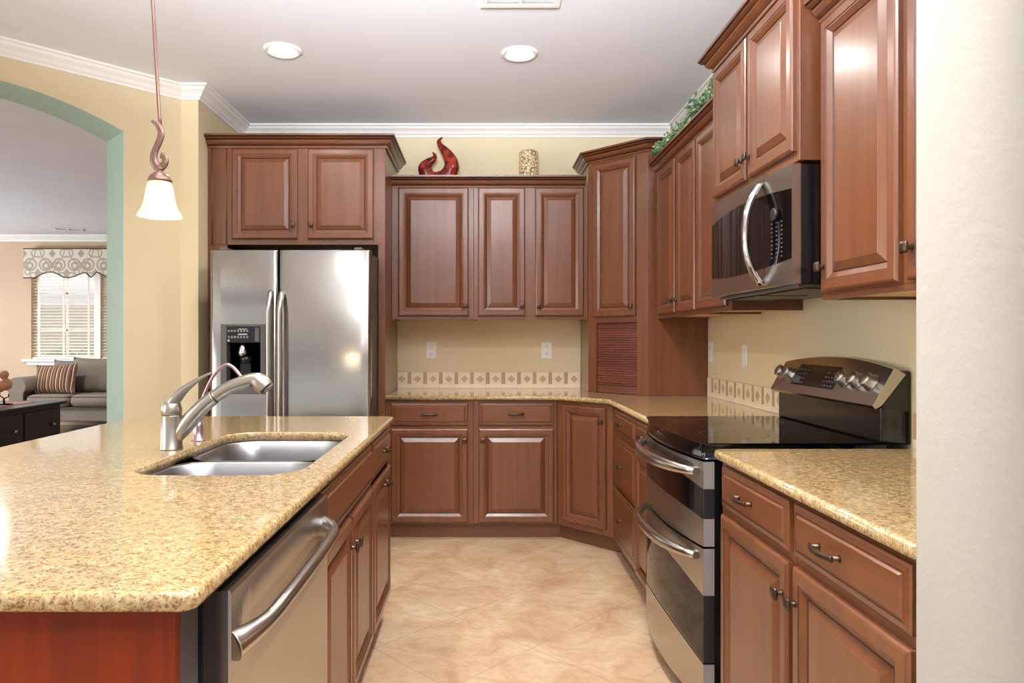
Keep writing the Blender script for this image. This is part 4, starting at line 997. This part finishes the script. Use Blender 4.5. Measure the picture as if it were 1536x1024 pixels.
# ivy garland
t = thing('ivy_garland', 'trailing green ivy garland lying along the top of the right wall cabinets', 'plant', (0, 0, 0))
path = [(1.065, 4.15, 2.375), (1.09, 4.0, 2.37), (1.07, 3.8, 2.385), (1.10, 3.6, 2.375), (1.075, 3.42, 2.39), (1.10, 3.25, 2.38), (1.08, 3.10, 2.385)]
sp_ = smooth_path(path, 8)
m = MB(); m.tube(sp_, 0.004, 6); m.tube([(x+0.02, y, z+0.008+0.006*math.sin(y*9)) for x, y, z in sp_], 0.003, 6); m.build('stems', 'stem', t)
m = MB()
for k in range(620):
    p = Vector(random.choice(sp_))+Vector((random.gauss(0.0, 0.022), random.gauss(0, 0.03), abs(random.gauss(0.018, 0.030))))
    if p.y > 4.16: p.y = 4.16
    if p.y < 3.06: p.y = 3.06
    if p.x < 1.043: p.x = 1.043+random.random()*0.01
    p.z = min(max(p.z, 2.394), 2.452)
    if 3.05 < p.y < 3.5: p.z += 0.02
    s_ = random.uniform(0.012, 0.024)
    n_ = Vector((random.gauss(-0.7, 0.5), random.gauss(-0.7, 0.5), random.gauss(0.4, 0.5))).normalized()
    a_ = n_.orthogonal().normalized(); a_ = (Matrix.Rotation(random.uniform(0, 6.28), 3, n_) @ a_); b_ = n_.cross(a_)
    out = [(0, -0.55, 0), (0.42, -0.50, 0.1), (0.52, -0.05, 0.12), (0.28, 0.18, 0.06), (0, 0.75, -0.12), (-0.28, 0.18, 0.06), (-0.52, -0.05, 0.12), (-0.42, -0.50, 0.1)]
    ids = m.verts([p+(a_*x+b_*y+n_*z)*s_ for x, y, z in out]+[p])
    for j in range(8): m.face((ids[j], ids[(j+1) % 8], ids[8]))
lf = m.build('leaves', 'leaf', t); lf['kind'] = 'stuff'

# ------------------------------------------------------------------ living room furniture
def cushion(m, x0, x1, y0, y1, z0, z1, r, n=4):
    """soft block: rounded-rectangle loops bulging in z"""
    loops = []
    for k in range(n*2+1):
        a = PI*k/(2*n)-PI/2; zz = (z0+z1)/2+(z1-z0)/2*math.sin(a); ins = r*(1-math.cos(a))
        loops.append([(x, y, zz) for x, y in rrect(x0+ins, x1-ins, y0+ins, y1-ins, r*1.2, 4)])
    m.loft(loops, 0, True, True, True)
t = thing('sofa', 'grey upholstered sofa with rolled arm under the living room window', 'sofa', (0, 0, 0))
SFY = 9.05; SB = 9.97
m = MB(); m.box(-6.05, -4.1, SFY+0.03, SB, 0.165, 0.36); m.box(-6.25, -4.1, 9.75, SB, 0.165, 0.86); m.build('frame', 'sofa', t, 0.02)
for lx, ly in ((-6.17, SFY+0.08), (-6.17, SB-0.1), (-4.2, SFY+0.08), (-4.2, SB-0.1)):
    m = MB(); m.lathe([(0.022, 0.0), (0.03, 0.166)], (lx, ly, 0), 12); m.build('leg', 'trimdark', t)
m = MB()
loops = []
for yy in (SFY, SFY+0.01, SB-0.05):
    g = 0.0 if yy != SFY else 0.01
    lp = [(-6.07-g, yy, 0.165), (-6.07-g, yy, 0.56)]
    for k in range(13): a = R(-40+260*k/12); lp.append((-6.17+(0.135-g)*math.cos(a), yy, 0.635+(0.125-g)*math.sin(a)))
    lp += [(-6.27+g, yy, 0.56), (-6.27+g, yy, 0.165)]
    loops.append(lp)
m.loft(loops, 0, True, True, True); m.build('arm', 'sofa', t)
for x0, x1 in ((-6.04, -5.462), (-5.455, -4.75)):
    m = MB(); cushion(m, x0, x1, SFY-0.03, 9.72, 0.362, 0.525, 0.05); cu = m.build('seat_cushion', 'sofa', t)
    m = MB(); P2 = rrect(x0+0.012, x1-0.012, SFY-0.018, 9.70, 0.06, 4); m.tube([(x, y, 0.500) for x, y in P2]+[(P2[0][0], P2[0][1], 0.5)], 0.007, 6); m.build('piping', 'pipe', cu)
m = MB(); m.box(-6.05, -4.1, SFY+0.005, SFY+0.03, 0.345, 0.36); m.build('welt', 'pipe', t)
def pillow(name, parent, mat, loc, w, h, d, rx=0, rz=0, ry=0):
    m = MB(); n = 14; top = []; bot = []
    def g(i, j, sgn):
        u, v = 2*i/n-1, 2*j/n-1
        k = (1-abs(u)**2.6)*(1-abs(v)**2.6); cor = 1+0.05*(abs(u*v))**2-0.04*(1-abs(v)**2)*abs(u)**4-0.04*(1-abs(u)**2)*abs(v)**4
        return (u*w/2*cor, sgn*d/2*max(0, k)**0.5, v*h/2*cor)
    for sgn in (-1, 1):
        ids = [[m.verts([g(i, j, sgn)])[0] for j in range(n+1)] for i in range(n+1)]
        for i in range(n):
            for j in range(n): m.face((ids[i][j], ids[i+1][j], ids[i+1][j+1], ids[i][j+1]), 0, True)
    o = m.build(name, mat, parent); o.location = loc; o.rotation_euler = (rx, ry, rz)
    return o
pillow('back_cushion', t, 'sofa', (-5.42, 9.60, 0.755), 0.66, 0.50, 0.24, R(-12))
pillow('back_cushion', t, 'sofa', (-4.90, 9.58, 0.74), 0.60, 0.50, 0.24, R(-12), 0, R(6))
pillow('back_cushion', t, 'sofa', (-5.84, 9.64, 0.74), 0.42, 0.46, 0.2, R(-12))
o = pillow('throw_pillow', None, 'stripe', (-5.80, 9.30, 0.724), 0.62, 0.40, 0.17, R(-16), R(-8), R(-3))
tag(o, 'brown and cream striped throw pillow on the grey sofa', 'pillow')
# black console
t = thing('black_console', 'low black wooden cabinet with round knobs in the living room', 'cabinet', (0, 0, 0))
KX, KY0, KY1 = -3.50, 4.3, 5.74
m = MB(); m.box(-4.6, KX-0.02, KY0, KY1-0.03, 0.03, 0.725); m.build('body', 'cabblack', t, 0.004)
m = MB(); m.box(-4.64, KX+0.012, KY0-0.03, KY1+0.012, 0.726, 0.75); m.build('top', 'cabblack', t, 0.005)
for k in range(3):
    y0 = KY0+0.03+k*0.455
    m = MB(); m.box(KX-0.02, KX-0.004, y0, y0+0.44, 0.45, 0.70); dr = m.build('drawer', 'cabblack', t, 0.004)
    m = MB(); m.lathe([(0.006, 0), (0.006, 0.012), (0.013, 0.016), (0.012, 0.024), (0.003, 0.026)], (KX-0.004, y0+0.33, 0.575), 14, axis='x'); m.build('knob', 'nickel', dr)
m = MB(); m.box(-4.5, -3.66, 4.4, 5.60, 0.7505, 0.754); tag(m.build('table_runner', 'runner'), 'faded red cloth runner on the black console', 'runner')
t = thing('candle_stand', 'black iron candle stand with amber glass globes on the black console', 'candle holder', (-3.735, 5.34, 0.7545))
m = MB()
m.lathe([(0.06, 0), (0.06, 0.006), (0.01, 0.012), (0.006, 0.05)], n=16)
m.tube([(0, 0, 0.05), (-0.03, 0, 0.07), (-0.035, 0, 0.10)], 0.005, 6); m.tube([(0, 0, 0.05), (0.035, 0, 0.06), (0.04, 0, 0.085)], 0.005, 6); m.build('iron_base', 'iron', t)
for x_, z_, r_ in ((-0.035, 0.135, 0.04), (0.01, 0.16, 0.05), (0.0, 0.235, 0.035)):
    m = MB(); m.lathe([(r_*max(0.05, math.sin(PI*k/10)), -r_*math.cos(PI*k/10)) for k in range(11)], (x_, 0.0, z_), 16); m.build('glass_globe', 'candle', t)
